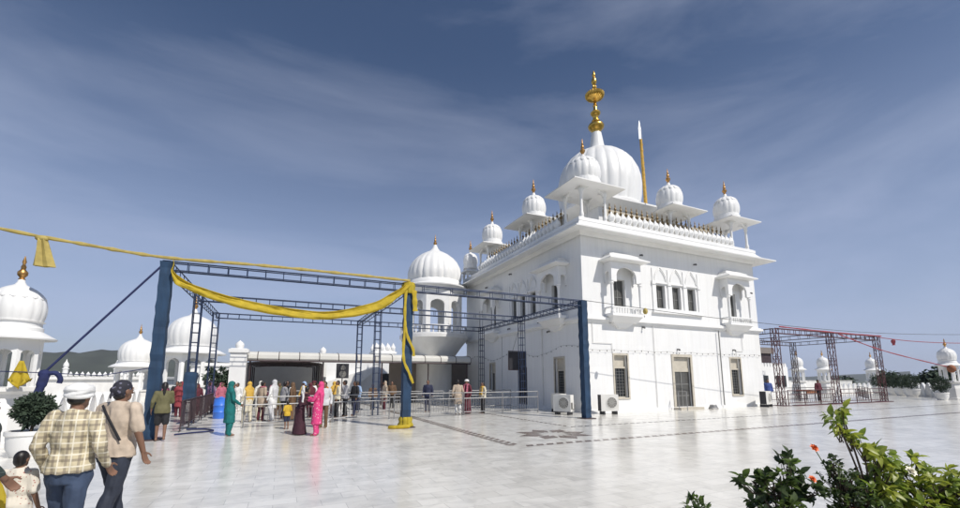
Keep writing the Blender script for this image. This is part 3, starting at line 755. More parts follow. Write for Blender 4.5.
# ------------------------------------------------------------------ small guard towers on the terrace edge
tower_parts = {}
def guard_tower(x, y, label, rz=0.2, cat='kiosk'):
    t = thing('guard_tower', label, cat, (x, y, 0), rz, 'small domed towers round the terrace')
    if not tower_parts:
        mb = MB(); mb.lathe([(.86, 0), (.86, .10), (.80, .14), (.74, .9), (.62, 1.25), (.66, 1.36), (.80, 1.44), (.80, 1.54), (.6, 1.56)], n=8, rot=PI/8)
        tower_parts['base'] = (mb.mesh('base', M['old']), (0, 0, 0))
        mb = MB()
        for k in range(8):
            st = mb.mark(); mb.arch(.50, 1.36, .32, 1.02, .10, pointed=.2); mb.xf(Matrix.Rotation(2*PI*k/8, 4, 'Z') @ Matrix.Translation((0, -.60, 1.55)), st)
        tower_parts['arcade'] = (mb.mesh('arcade', M['white']), (0, 0, 0))
        mb = MB(); mb.lathe([(.58, 2.9), (.66, 2.93), (.90, 2.86), (.91, 2.90), (.66, 3.06), (.60, 3.10), (.60, 3.2), (.56, 3.24), (.56, 3.34), (.62, 3.38)], n=32)
        tower_parts['eave'] = (mb.mesh('eave', M['white'], True, 40), (0, 0, 0))
        mb = MB(); mb.lathe(bulb(.62, 1.05, [(.09, 1.12), (.07, 1.2)]), n=96, flute=.035, nf=16, fz=lambda z: max(0, min(1, (.95-z)/.4)))
        for kk in range(16):
            st = mb.mark(); mb.ell((0, 0, 0), (.025, .11, .13), 8, 6)
            mb.xf(Matrix.Rotation(2*PI*kk/16, 4, 'Z') @ Matrix.Translation((.50, 0, .74)) @ Matrix.Rotation(-.62, 4, 'Y'), st)
        tower_parts['dome'] = (mb.mesh('dome', M['dome'], True, 60), (0, 0, 3.38))
        mb = MB(); mb.lathe([(.06, 0), (.08, .04), (.05, .08), (.11, .16), (.115, .24), (.05, .33), (.06, .4), (.03, .48), (.05, .54), (.008, .72)], n=12)
        tower_parts['finial'] = (mb.mesh('finial', M['copper'], True, 40), (0, 0, 4.56))
    for k, (me, loc) in tower_parts.items(): place(me, k, t, loc)
    return t
guard_tower(-6.9, 16.3, 'small white domed tower nearest the camera, with a yellow cloth tied across its arch')
guard_tower(57.0, 31.0, 'little white domed tower behind the red frame, nearest the temple wall')
guard_tower(59.9, 29.7, 'little white domed tower just left of the second red frame leg')
guard_tower(70.0, 29.2, 'little white domed tower standing beside the far dark green trees')
guard_tower(53.2, 16.8, 'white domed tower at the right edge of the terrace by potted shrubs')

# ------------------------------------------------------------------ two large open pavilions at the left
def pavilion(x, y, R, zf, label, rz):
    """R dome radius, zf finial top"""
    s = R/2.1
    t = thing('domed_pavilion', label, 'pavilion', (x, y, 0), rz, 'white pavilions at the left edge')
    mb = MB(); mb.lathe([(2.5*s, 0), (2.5*s, .35*s), (2.35*s, .4*s), (2.35*s, 1.2*s), (2.5*s, 1.25*s), (2.5*s, 1.4*s), (2.2*s, 1.42*s)], n=8, rot=PI/8); mb.build('base', M['old'], t)
    mb = MB()
    for k in range(8):
        st = mb.mark(); mb.arch(1.72*s, 2.9*s, 1.25*s, 2.45*s, .25*s, pointed=.25); mb.xf(Matrix.Rotation(2*PI*k/8, 4, 'Z') @ Matrix.Translation((0, -2.06*s, 1.42*s)), st)
    mb.build('arcade', M['white'], t)
    z = 4.3*s
    mb = MB(); mb.lathe([(2.0*s, z), (2.2*s, z+.1*s), (2.85*s, z-.02*s), (2.87*s, z+.08*s), (2.3*s, z+.4*s), (2.1*s, z+.45*s), (2.05*s, z+.7*s), (2.15*s, z+.75*s)], n=32); mb.build('eave', M['white'], t, smooth=True)
    d = MB(); d.lathe(bulb(R, R*1.42, [(.30*s, R*1.50), (.2*s, R*1.60), (.12*s, R*1.72)]), n=128, flute=.035, nf=20, fz=lambda q: max(0, min(1, (R*1.3-q)/(R*.4)))); d.build('dome', M['dome'], t, (0, 0, z+.75*s), True, angle=60)
    f_ = place(fin2_me, 'finial', t, (0, 0, z+.75*s+R*1.68)); f_.scale = (1.35*s,)*3
pavilion(-7.5, 46.0, 2.0, 9.2, 'large white pavilion with arches and ribbed dome behind the queue', .25)
pavilion(-11.6, 47.0, 1.42, 7.0, 'smaller white pavilion with pointed dome left of the leaning blue post', .1)

# ------------------------------------------------------------------ arched parapet walls with pots
def arched_wall(x0, y0, x1, y1, n, label, h=1.2, m='old'):
    L = math.hypot(x1-x0, y1-y0); a = math.atan2(y1-y0, x1-x0)
    t = thing('parapet_wall', label, 'wall', (x0, y0, 0), a)
    mb = MB(); mb.box(0, -.02, 0, L, .16, .55*h); mb.box(-.02, -.14, 0, L+.02, .16, .16)
    mb.build('wall', M[m], t)
    pm = MB(); w = L/n; hw = w*.47
    pts = [(-hw, 0)] + [(-hw*(1-(i/8.0)**1.7)**.8, .42*h + .58*h*(i/8.0)**.9) for i in range(9)]
    poly = pts + [(-x, z) for x, z in reversed(pts[:-1])]
    k = len(poly)
    pm.add([(x, -.13, z) for x, z in poly] + [(x, .06, z) for x, z in poly], [tuple(range(k)), tuple(range(2*k-1, k-1, -1))] + [(i, k+i, k+(i+1) % k, (i+1) % k) for i in range(k)])
    rim = [(x*.86, z*.93+.03) for x, z in pts]; rim = rim + [(-x, z) for x, z in reversed(rim[:-1])]
    pm.tube([(x, -.14, z) for x, z in rim], .035, n=6)
    me = pm.mesh('arched_panel', M['white'])
    for i in range(n): place(me, 'arched_panel', t, (w*(i+.5), 0, 0.01))
    return t
arched_wall(-7.2, 18.0, -7.45, 31.0, 13, 'low white parapet of pointed arch panels along the left edge', h=1.22)
arched_wall(61.8, 29.4, 68.8, 29.0, 7, 'plain low white parapet between the two far right towers', h=1.25)
arched_wall(69.2, 27.8, 54.6, 17.6, 12, 'low white parapet of arch panels behind the row of round shrubs', h=1.35)
# plain yard wall behind the fence at the right
w_ = MB(); w_.box(44, 36.0, 0, 80, 36.25, 1.5); w_.box(43.95, 35.93, 1.5, 80, 36.32, 1.58)
tag(w_.build('yard_wall', M['old']), 'plain long pale wall far behind the red frame', 'wall')

# far white building down the slope at the left
fb = thing('far_building', 'distant white building with crenellated roof edge and little spires before the hills', 'building', (-17.2, 56, -6))
mb = MB(); mb.box(-6, 0, 0, 5.5, 8, 8.2); mb.box(-6.2, -.25, 7.9, 5.7, 8.2, 8.15); mb.build('wall', M['old'], fb)
mb = MB()
for i in range(26): mb.lathe([(.14, 0), (.2, .16), (.08, .36), (.02, .46)], n=6, c=(-5.9+i*.45, -.05, 8.2))
tag(mb.build('crenellation', M['white'], fb), kind='stuff')
for x in (-5.5, -2.3, 1.7, 4.4):
    mb = MB(); mb.lathe([(.22, 0), (.22, .7), (.3, .75), (.16, .85), (.24, 1.05), (.2, 1.25), (.06, 1.5), (.02, 1.7)], n=10); mb.build('spire', M['white'], fb, (x, 0, 8.2), True)

# ------------------------------------------------------------------ long shelter across the yard
sh = thing('shelter', 'long low shelter with pale ribbed sheet roof and dark tunnel under it', 'shelter', (5.2, 30.0, 0))
mb = MB(); x0, x1 = -7.8, 7.9
sec = [(0, 2.98), (-.12, 3.1), (-.10, 3.32), (.10, 3.48), (.6, 3.56), (3.0, 3.62), (6.0, 3.60), (6.0, 3.52), (3.0, 3.54), (.6, 3.47), (.18, 3.38), (.02, 3.25), (.06, 2.98)]
k = len(sec)
mb.add([(x0, y, z) for y, z in sec] + [(x1, y, z) for y, z in sec], [tuple(range(k)), tuple(range(2*k-1, k-1, -1))] + [(i, k+i, k+(i+1) % k, (i+1) % k) for i in range(k)])
mb.build('roof', M['canopy'], sh)
mb = MB()
for i in range(14):
    x = x0 + (x1-x0)*i/13
    mb.tube([(x, y-.012 if j < 4 else y, z+.012) for j, (y, z) in enumerate(sec[:6])], .022, n=4)
mb.tube([(x0, -.03, 2.95), (x1, -.03, 2.95)], .05, n=6); mb.tube([(x0, 3, 3.50), (x1, 3, 3.50)], .05, n=6)
mb.build('roof_rib', M['rust'], sh)
# barrel vaulted tunnel of dark sheet
def vault(xc, w, y0, y1, zs, zr, n=14):
    v = []
    for i in range(n+1):
        a = PI*i/n; v.append((xc - w*math.cos(a), zs + zr*math.sin(a)))
    return [(xc-w, 0)] + v + [(xc+w, 0)]
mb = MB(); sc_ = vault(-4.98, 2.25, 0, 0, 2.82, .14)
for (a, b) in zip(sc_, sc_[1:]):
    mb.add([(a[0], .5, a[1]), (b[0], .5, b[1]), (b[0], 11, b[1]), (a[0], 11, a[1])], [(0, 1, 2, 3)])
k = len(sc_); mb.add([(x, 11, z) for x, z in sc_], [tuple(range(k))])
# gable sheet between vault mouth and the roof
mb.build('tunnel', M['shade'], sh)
mb = MB()
for y in (.45, 2.6, 4.7, 6.8, 8.9):
    mb.tube([(x, y, z) for x, z in vault(-4.98, 2.20, 0, 0, 2.80, .12)], .035, n=6)
for a in (.5, 1.0, 1.57, 2.1, 2.6): mb.tube([(-4.98-2.12*math.cos(a), .5, 2.80+.11*math.sin(a)), (-4.98-2.12*math.cos(a), 10.9, 2.80+.11*math.sin(a))], .025, n=4)
mb.build('tunnel_rib', M['rust'], sh)
for x in (-7.0, -2.7, 1.2, 4.6, 7.7):
    mb = MB(); mb.tube([(x, .2, 0), (x, .2, 3.4)], .05, n=8); mb.build('post', M['rust'], sh, smooth=True)
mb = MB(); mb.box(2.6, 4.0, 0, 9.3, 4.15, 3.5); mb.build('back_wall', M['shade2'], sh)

# white pier with a ball dome at the shelter's left end, another dome behind the roof
def pier(x, y, h, w, r, label):
    t = thing('gate_pier', label, 'pier', (x, y, 0))
    mb = MB(); mb.box(-w/2, -w/2, 0, w/2, w/2, h); mb.box(-w/2-.1, -w/2-.1, h-.25, w/2+.1, w/2+.1, h-.05); mb.box(-w/2-.08, -w/2-.08, 0, w/2+.08, w/2+.08, .3); mb.build('shaft', M['white'], t)
    mb = MB(); mb.lathe([(r*.8, 0), (r*.85, r*.2), (r, r*.7), (r*.92, r*1.2), (r*.6, r*1.65), (r*.2, r*1.9), (.03, r*2.1)], n=20); mb.build('dome', M['dome'], t, (0, 0, h), True)
pier(-2.35, 29.2, 3.62, .85, .24, 'white pier with ball dome at the left end of the shelter')
pier(3.05, 37.6, 3.95, .6, .26, 'white pier whose ball dome shows above the shelter roof')
# white buildings seen through the shelter
wb = thing('white_building', 'sunlit white wall with a sloping stair seen under the shelter roof', 'building', (6, 43, 0))
mb = MB(); mb.box(-4.5, 0, 0, 7.5, 4, 3.9); mb.build('wall', M['white'], wb)
mb = MB(); mb.add([(-4.3, -1.2, 0), (-1, -1.2, 0), (2.2, -1.2, 2.6), (2.2, -1.2, 3.0), (-4.3, -1.2, .9), (-4.3, -.02, 0), (-1, -.02, 0), (2.2, -.02, 2.6), (2.2, -.02, 3.0), (-4.3, -.02, .9)],
                  [(0, 1, 2, 3, 4), (9, 8, 7, 6, 5), (0, 5, 6, 1), (1, 6, 7, 2), (2, 7, 8, 3), (3, 8, 9, 4), (4, 9, 5, 0)]); mb.build('stair', M['old'], wb)
for x in (3, 5.2): mb = MB(); mb.box(x, -.06, 1.0, x+1, -.02, 2.4); mb.build('window', M['glass'], wb)
tu = thing('crenellated_turret', 'white turret with crenellated top rising behind the shelter roof', 'turret', (10.0, 47, 0))
mb = MB(); mb.box(-1.1, -1.1, 0, 1.1, 1.1, 5.0); mb.box(-1.25, -1.25, 4.6, 1.25, 1.25, 4.8); mb.build('shaft', M['white'], tu)
for i in range(4):
    for s in (-1, 1): 
        mb = MB(); mb.lathe([(.2, 0), (.28, .25), (.12, .55), (.02, .75)], n=8); mb.build('merlon', M['white'], tu, (-.9+.6*i, s*1.0, 5.0), True)
lw = thing('white_building', 'low white building with dark openings behind the trees and blue drum', 'building', (-5.0, 44.5, 0))
mb = MB(); mb.box(-2.2, 0, 0, 3.0, 3, 3.3); mb.box(-2.3, -.15, 3.0, 3.1, 3.1, 3.15); mb.build('wall', M['white'], lw)
for x in (-1.2, .2, 1.6): mb = MB(); mb.box(x-.35, -.05, 1.0, x+.35, -.005, 2.3); mb.build('window', M['glass'], lw)

# ------------------------------------------------------------------ blue frame for the awning over the queue
def ladder(mb, a, b, off, n, r=.022, r2=.014, zig=False):
    a, b, off = Vector(a), Vector(b), Vector(off)
    mb.tube([a, b], r, n=6); mb.tube([a+off, b+off], r, n=6)
    for i in range(n+1):
        p = a + (b-a)*(i/n); mb.tube([p, p+off], r2, n=5)
        if zig and i < n:
            q = a + (b-a)*((i+1)/n); mb.tube([p, q+off], r2, n=5)
fr = thing('awning_frame', 'blue steel frame of ladder trusses on cloth wrapped posts over the queue', 'frame', (-3.4, 15.7, 0))
FX = [-3.4, 4.25, 12.55]; FY = [15.7, 21.3, 26.8]; HT = 5.38
def L_(x, y, z): return (x+3.4, y-15.7, z)
for i, x in enumerate(FX):
    for j, y in enumerate(FY):
        if j == 0:
            mb = MB(); ladder(mb, L_(x-.1, y-.1, 0), L_(x-.1, y-.1, HT), (.2, 0, 0), 16, .02); ladder(mb, L_(x-.1, y+.1, 0), L_(x-.1, y+.1, HT), (.2, 0, 0), 16, .02)
            mb.box(*L_(x-.3, y-.3, 0.0), *L_(x+.3, y+.3, .03))
            p = mb.build('post', M['rust'], fr)
            c_ = MB(); nseg = 26; zt = HT-.02
            cps = [L_(x + .008*math.sin(k*1.9+i), y + .008*math.cos(k*2.3+i*2), .035 + (zt-.035)*k/nseg) for k in range(nseg+1)]
            c_.tube(cps, [.155 + .008*math.sin(k*2.7+i*1.3) for k in range(nseg+1)], n=4, sq=True)
            c_.build('post_wrap', M['bluecloth'], p)
        else:
            mb = MB(); ladder(mb, L_(x-.14, y-.14, 0), L_(x-.14, y-.14, HT), (.28, 0, 0), 13); ladder(mb, L_(x-.14, y+.14, 0), L_(x-.14, y+.14, HT), (.28, 0, 0), 13)
            for k in range(0, 14): mb.tube([L_(x-.14, y-.14, HT*k/13), L_(x-.14, y+.14, HT*k/13)], .012, n=4); mb.tube([L_(x+.14, y-.14, HT*k/13), L_(x+.14, y+.14, HT*k/13)], .012, n=4)
            mb.box(*L_(x-.32, y-.32, 0), *L_(x+.32, y+.32, .025))
            p = mb.build('leg', M['bluesteel'], fr)
            if i == 0 and j == 1:
                c_ = MB(); c_.tube([L_(x+.01*math.sin(k), y, .9+.145*k) for k in range(9)], [.21+.01*math.sin(k*2.1) for k in range(9)], n=4, sq=True); c_.build('leg_wrap', M['bluecloth'], p)
for y in FY:
    for a, b in zip(FX, FX[1:]):
        mb = MB(); ladder(mb, L_(a, y-.11, HT-.28), L_(b, y-.11, HT-.28), (0, 0, .26), 14); ladder(mb, L_(a, y+.11, HT-.28), L_(b, y+.11, HT-.28), (0, 0, .26), 14)
        mb.build('beam', M['bluesteel'], fr)
for x in FX:
    for a, b in zip(FY, FY[1:]):
        mb = MB(); ladder(mb, L_(x-.11, a, HT-.26), L_(x-.11, b, HT-.26), (0, 0, .24), 9, zig=True); ladder(mb, L_(x+.11, a, HT-.26), L_(x+.11, b, HT-.26), (0, 0, .24), 9)
        mb.build('beam', M['bluesteel'], fr)

# drapes, ropes and flags
def drape(name, label, cat, pts, wid, m, thick=.02, fold=.10, group=None, nf=5):
    """cloth strip hung along pts; wid = height of the hanging strip at each point"""
    mb = MB(); k = len(pts); nn = 18
    rows = []
    for i, (p, w) in enumerate(zip(pts, wid)):
        row = []
        for j in range(nn+1):
            u = j/nn
            y = fold*math.sin(u*PI*nf + .35*math.sin(i*.6)) * (.4+.6*min(1, w/.3))
            wr = noise.noise(Vector((i*.55 + u*2.2, u*5 - i*.12, 3.3)))*.055 + noise.noise(Vector((i*1.3, u*9, 7.1)))*.025
            row.append((p[0] + .02*math.sin(i*.9+u*4), p[1] + y + wr, p[2] - w*u*(1+.10*noise.noise(Vector((i*.5, 1.7, .3))))))
        rows.append(row)
    for r in rows: mb.v += r
    q = nn+1
    for i in range(k-1):
        for j in range(nn): mb.f.append((i*q+j, (i+1)*q+j, (i+1)*q+j+1, i*q+j+1)); mb.mi.append(0)
    o = mb.build(name, m, smooth=True, angle=None)
    so = o.modifiers.new('thickness', 'SOLIDIFY'); so.thickness = thick
    return tag(o, label, cat, group)
def interp(P, n):
    P = [Vector(p) for p in P]; res = []
    for i in range(len(P)-1):
        p0 = P[max(i-1, 0)]; p1 = P[i]; p2 = P[i+1]; p3 = P[min(i+2, len(P)-1)]
        for k in range(n):
            t = k/n
            res.append(.5*((2*p1) + (-p0+p2)*t + (2*p0-5*p1+4*p2-p3)*t*t + (-p0+3*p1-3*p2+p3)*t*t*t))
    res.append(P[-1]); return res
sw_t = [(-3.22, 15.45, 5.40), (-3.10, 15.42, 4.95), (-2.49, 15.4, 4.62), (-1.36, 15.4, 4.32), (.13, 15.4, 4.11), (1.42, 15.4, 4.09), (2.79, 15.4, 4.48), (3.7, 15.42, 5.02), (4.25, 15.45, 5.46)]
sw_w = [(.45, 0, 0), (.36, 0, 0), (.30, 0, 0), (.36, 0, 0), (.36, 0, 0), (.33, 0, 0), (.46, 0, 0), (.42, 0, 0), (.24, 0, 0)]
drape('yellow_swag', 'long yellow cloth swag hanging between the left and middle blue posts', 'drape', interp(sw_t, 7), [w.x*.82 for w in interp(sw_w, 7)], M['yellow'], fold=.05, nf=2, thick=.012)
def twisted(mb, pts, r, tw=9.0, n=7):
    P = interp(pts, 10) if len(pts) > 2 else [Vector(pts[0]).lerp(Vector(pts[1]), i/30) for i in range(31)]
    mb.tube(P, [r*(1+.22*math.sin(i*1.7)+.12*math.sin(i*3.1)) for i in range(len(P))], n=n)
mb = MB(); twisted(mb, [(-9.9, 15.6, 6.30), (-7.24, 15.6, 5.84), (-5.3, 15.6, 5.62), (-3.4, 15.55, 5.46), (-1.0, 15.52, 5.50), (1.8, 15.52, 5.50), (4.25, 15.5, 5.47)], .05)
tag(mb.build('cloth_rope', M['paleyellow'], smooth=True), 'faded yellow cloth rope running along the top of the front beam', 'rope')
tas = thing('cloth_tassel', 'pale yellow cloth tied on the rope at the top left, hanging down', 'cloth', (-6.32, 15.6, 5.66))
mb = MB(); mb.ell((0, 0, .02), (.16, .09, .09), 10, 7); mb.build('knot', M['paleyellow'], tas, smooth=True)
mb = MB(); nn = 20
for i in range(11):
    z = -i*.078; w = .10 + .013*i
    for j in range(nn): a = 2*PI*j/nn; mb.v.append((.012*i + (w*(1+.16*math.sin(3*a+i*.2)))*math.cos(a), .09*(1+.4*math.sin(5*a))*math.sin(a), z))
for i in range(10):
    for j in range(nn): mb.f.append((i*nn+j, i*nn+(j+1) % nn, (i+1)*nn+(j+1) % nn, (i+1)*nn+j)); mb.mi.append(0)
mb.build('tail', M['paleyellow'], tas, smooth=True)
# yellow cloth on the middle post
yk = thing('post_cloth', 'yellow cloth knotted round the top of the middle post with crossed tails', 'cloth', (4.25, 15.7, 0))
mb = MB(); mb.lathe([(.235, 5.0), (.26, 5.06), (.25, 5.18), (.27, 5.30), (.245, 5.42)], n=40, flute=.14, nf=9); mb.build('knot', M['yellow'], yk, smooth=True)
def strip(mb, pts, w, t=.012):
    P = interp(pts, 8)
    mb.tube(P, [w*(1+.15*math.sin(i*.9)) for i in range(len(P))], n=8, sy=.28, up=(1, 0, 0))
mb = MB(); strip(mb, [(.16, -.25, 5.1), (.19, -.26, 4.7), (.22, -.24, 4.3)], .09); strip(mb, [(-.15, -.25, 5.1), (-.18, -.25, 4.3), (-.16, -.24, 3.7), (-.20, -.23, 2.9), (-.16, -.24, 2.4), (.02, -.25, 2.0), (.19, -.24, 1.6)], .05)
strip(mb, [(-.16, -.24, 3.72), (-.05, -.26, 3.3), (.17, -.24, 2.85), (.20, -.22, 2.6)], .05); mb.build('tail', M['yellow'], yk, smooth=True)
bk = thing('cloth_bundle', 'yellow cloth heaped round the foot of the middle post', 'cloth', (4.25, 15.7, 0))
mb = MB(); mb.lathe([(.27, .03), (.30, .08), (.24, .20), (.26, .30), (.22, .38)], n=48, flute=.16, nf=8)
mb.tube(interp([(-.15, -.3, .06), (-.5, -.35, .06), (-.62, -.2, .05), (-.3, -.42, .07), (.05, -.38, .08)], 8), .065, n=8); mb.build('heap', M['yellow'], bk, smooth=True)
# guy rope, blue bundle, flag, long line at the left
mb = MB(); mb.tube([(-3.45, 15.6, 5.3), (-4.6, 15.45, 3.62), (-5.72, 15.3, 1.98)], .03, n=7); tag(mb.build('guy_rope', M['navy'], smooth=True), 'dark blue guy rope slanting from the leaning left post', 'rope')
bb = thing('cloth_bundle', 'dark blue cloth bundled at the lower end of the guy rope', 'cloth', (-5.75, 15.3, 1.9))
mb = MB(); mb.ell((0, 0, 0), (.13, .11, .12), 12, 8); mb.tube(interp([(.02, 0, -.02), (-.02, -.04, -.35), (-.09, -.03, -.62), (-.10, 0, -.75)], 6), [.11]*6+[.09]*6+[.06]*7, n=9); mb.tube(interp([(.05, 0, 0), (.24, -.02, .02), (.34, 0, -.12), (.33, 0, -.25)], 6), .06, n=8); mb.build('folds', M['navy'], bb, smooth=True)
fl = thing('yellow_flag', 'bright yellow pointed cloth tied at the arch of the nearest tower', 'cloth', (-6.25, 15.35, 1.88))
mb = MB(); nn = 16
for i in range(12):
    u = i/11; w = .05 + .27*u if i < 10 else .30 - .09*(i-9)
    for j in range(nn+1):
        v = -1 + 2*j/nn; zz = .36 - u*.74 + (.16*abs(v) if i > 8 else 0)
        mb.v.append((v*w*.9, .05*math.sin(v*6+u*2)*u, zz))
q = nn+1
for i in range(11):
    for j in range(nn): mb.f.append((i*q+j, i*q+j+1, (i+1)*q+j+1, (i+1)*q+j)); mb.mi.append(0)
fo = mb.build('cloth', M['yellow'], fl, smooth=True, angle=None); fo.modifiers.new('thickness', 'SOLIDIFY').thickness = .02
mb = MB(); mb.tube([(-7.5, 15.35, 2.0), (-5.75, 15.3, 1.93), (-4.6, 15.4, 1.86), (-3.45, 15.55, 2.1)], .014, n=6); tag(mb.build('tie_line', M['navy'], smooth=True), 'thin dark line from the near tower to the leaning blue post', 'rope')
mb = MB(); mb.tube(interp([(12.6, 15.7, 5.40), (22, 15.2, 4.98), (34, 14.5, 4.75), (46, 14.0, 5.05), (60, 13.4, 5.7)], 10), .014, n=6); tag(mb.build('overhead_line', M['cable'], smooth=True), 'thin overhead line from the right blue post across the temple front', 'cable')
mb = MB(); mb.lathe([(.05, .1), (.11, .02), (.12, -.1), (.06, -.2)], n=9, flute=.2, nf=4); tag(mb.build('cloth_knot', M['paleyellow'], loc=(16.3, 15.52, 5.15), smooth=True), 'small dull yellow knot of cloth on the overhead line before the temple windows', 'cloth')
# string of small bulbs round the temple
bl = thing('string_lights', 'string of tiny bulbs looped along the temple walls above the lower windows', 'string lights', (14.44, 18.04, 3.35))
mb = MB(); pts = []
for i in range(60): x = i*.25; pts.append((x, -.04, -.05*abs(math.sin(i*PI/8))))
mb.tube(pts, .006, n=4); pts2 = []
for i in range(60): y = i*.25; pts2.append((-.04, y, .10+.22*math.sin(i*.26) - .05*abs(math.sin(i*PI/8))))
mb.tube(pts2, .006, n=4); mb.build('wire', M['mullion'], bl)
mb = MB()
for p in pts[::2] + pts2[::2]: mb.ell((p[0], p[1], p[2]-.04), (.028, .028, .04), 6, 5)
tag(mb.build('bulb', M['mullion'], bl), kind='stuff')

# ------------------------------------------------------------------ railings
def railing(x0, y0, x1, y1, label, h=1.1, np_=None, bars=.13, m='rail', group='steel queue railings', lean=0.0):
    L = math.hypot(x1-x0, y1-y0); a = math.atan2(y1-y0, x1-x0)
    t = thing('railing', label, 'railing', (x0, y0, 0), a, group)
    np_ = np_ or max(1, round(L/2.2))
    for i in range(np_+1):
        mb = MB(); x = L*i/np_; mb.tube([(x, 0, 0.012), (x, 0, h+.02)], .026, n=8); mb.tube([(x, 0, 0), (x, 0, .012)], .07, n=10); mb.build('post', M[m], t, smooth=True)
    mb = MB()
    for z in (h, h-.28, .16): mb.tube([(0, 0, z), (L, 0, z)], .022, n=8)
    mb.build('rail', M[m], t, smooth=True)
    mb = MB(); k = int(L/bars)
    for i in range(1, k): mb.tube([(L*i/k, 0, .16), (L*i/k, 0, h-.28)], .009, n=5)
    tag(mb.build('baluster', M[m], t), kind='stuff')
    return t
railing(-1.16, 18.15, 2.0, 18.85, 'steel railing in front of the queue beside the woman in teal')
railing(2.05, 18.87, 4.5, 19.4, 'steel railing left of the middle post, behind the woman in pink', bars=.16)
railing(4.7, 19.3, 8.2, 19.75, 'steel railing just right of the middle post')
railing(8.3, 19.8, 12.7, 19.95, 'steel railing ending in front of the temple side door')
railing(2.3, 22.6, 8.6, 23.6, 'inner steel railing behind the right half of the queue', bars=.2)
railing(9.0, 23.7, 13.2, 23.9, 'inner steel railing close to the shaded temple wall', bars=.17)
railing(-3.6, 27.8, 1.6, 28.4, 'far steel railing in front of the dark tunnel', bars=.2)
# row of leaning barriers at the left, each a folding gate
def barrier(x, y, rz, label):
    t = thing('crowd_barrier', label, 'barrier', (x, y, 0), rz, 'crowd barriers parked by the left post')
    mb = MB(); mb.tube([(0, -.75, .02), (0, -.75, 1.05), (0, .75, 1.05), (0, .75, .02)], .02, n=6); mb.tube([(0, -.75, .2), (0, .75, .2)], .016, n=6); mb.build('frame', M['rust'], t)
    mb = MB()
    for k in range(1, 12): mb.tube([(0, -.75+.125*k, .2), (0, -.75+.125*k, 1.05)], .009, n=5)
    tag(mb.build('bar', M['rust'], t), kind='stuff')
    mb = MB()
    for s in (-.6, .6): mb = MB(); mb.box(-.28, s-.02, 0, .28, s+.02, .03); mb.build('foot', M['rail'], t)
names_ = ['nearest', 'second', 'third', 'fourth', 'fifth', 'sixth', 'seventh', 'eighth']
for i in range(8): barrier(-2.98-.05*i, 18.3+i*1.62, .05*math.sin(i*2), 'steel crowd barrier, %s in the row running back from the left post' % names_[i])
# handrail by the front door
t = thing('handrail', 'small steel handrail beside the temple front door step', 'handrail', (20.7, 17.35, 0))
mb = MB(); mb.tube([(0, .3, 0), (0, .3, 1.05), (.0, -.25, 1.05), (0, -.25, 0)], .022, n=7); mb.build('rail', M['rail'], t, smooth=True)

# ------------------------------------------------------------------ things standing about
def ac(x, y, rz, label):
    t = thing('air_conditioner', label, 'air conditioner', (x, y, 0), rz, 'air conditioner outdoor units')
    mb = MB(); mb.box(-.47, -.19, .16, .47, .19, .98); mb.build('casing', M['acwhite'], t)
    mb = MB()
    for s in (-.33, .33): mb.box(s-.04, -.24, 0, s+.04, .24, .158)
    mb.build('stand', M['black'], t)
    st = MB(); st.lathe([(.30, 0), (.31, .012), (.27, .02), (.27, .006)], n=32); st.xf(Matrix.Translation((.10, -.192, .58)) @ Matrix.Rotation(PI/2, 4, 'X')); st.build('fan_shroud', M['acwhite'], t)
    st = MB(); st.lathe([(.272, .0), (.268, .008), (.03, .008), (.0, .009)], n=32); st.xf(Matrix.Translation((.10, -.192, .58)) @ Matrix.Rotation(PI/2, 4, 'X')); gr = st.build('fan_grille', M['acgrey'], t)
    st = MB()
    for k in range(1, 6): st.tube([(k*.052*math.cos(a*PI/16), k*.052*math.sin(a*PI/16), .012) for a in range(33)], .005, n=4)
    for k in range(12): st.tube([(.03*math.cos(k*PI/6), .03*math.sin(k*PI/6), .013), (.265*math.cos(k*PI/6), .265*math.sin(k*PI/6), .013)], .005, n=4)
    st.xf(Matrix.Translation((.10, -.192, .58)) @ Matrix.Rotation(PI/2, 4, 'X')); st.build('grille_wire', M['acwhite'], gr)
    mb = MB(); mb.box(-.478, -.17, .18, -.471, .17, .96); mb.build('coil', M['black'], t)  # dark coil grille; its black also stands in for shade on this side
    mb = MB(); mb.box(.471, -.14, .3, .50, .0, .6); mb.tube([(.49, -.07, .35), (.52, .05, .25), (.50, .20, .3), (.48, .3, .5)], .018, n=6); mb.build('valve_cover', M['acgrey'], t)
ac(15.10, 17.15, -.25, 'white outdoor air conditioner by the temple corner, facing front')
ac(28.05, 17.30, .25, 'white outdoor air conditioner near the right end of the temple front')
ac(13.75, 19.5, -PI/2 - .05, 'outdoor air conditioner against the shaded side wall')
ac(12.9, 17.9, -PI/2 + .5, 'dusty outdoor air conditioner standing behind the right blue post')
t = thing('hose_heap', 'small grey heap of hose lying at the foot of the front wall', 'hose', (23.3, 17.45, 0))
mb = MB()
for k in range(4): mb.tube([((.30-.04*k)*math.cos(a*PI/10), (.20-.02*k)*math.sin(a*PI/10), .04+.055*k + .02*math.sin(a*1.3+k)) for a in range(21)], .032, n=7)
mb.build('coil', M['rail'], t, smooth=True)
t = thing('water_drum', 'bright blue plastic drum standing left of the woman in teal', 'drum', (-2.45, 23.2, 0))
mb = MB(); mb.lathe([(.27, 0), (.29, .03), (.29, .28), (.305, .30), (.29, .32), (.29, .58), (.305, .60), (.29, .62), (.28, .86), (.25, .89)], n=28); mb.build('body', M['bluebin'], t, smooth=True)
mb = MB(); mb.lathe([(.26, .885), (.27, .92), (.10, .94), (.06, .98)], n=24); mb.build('lid', M['bluebin'], t, smooth=True)
t = thing('bucket', 'small yellow bucket on the floor behind the crowd barriers', 'bucket', (-2.3, 25.2, 0))
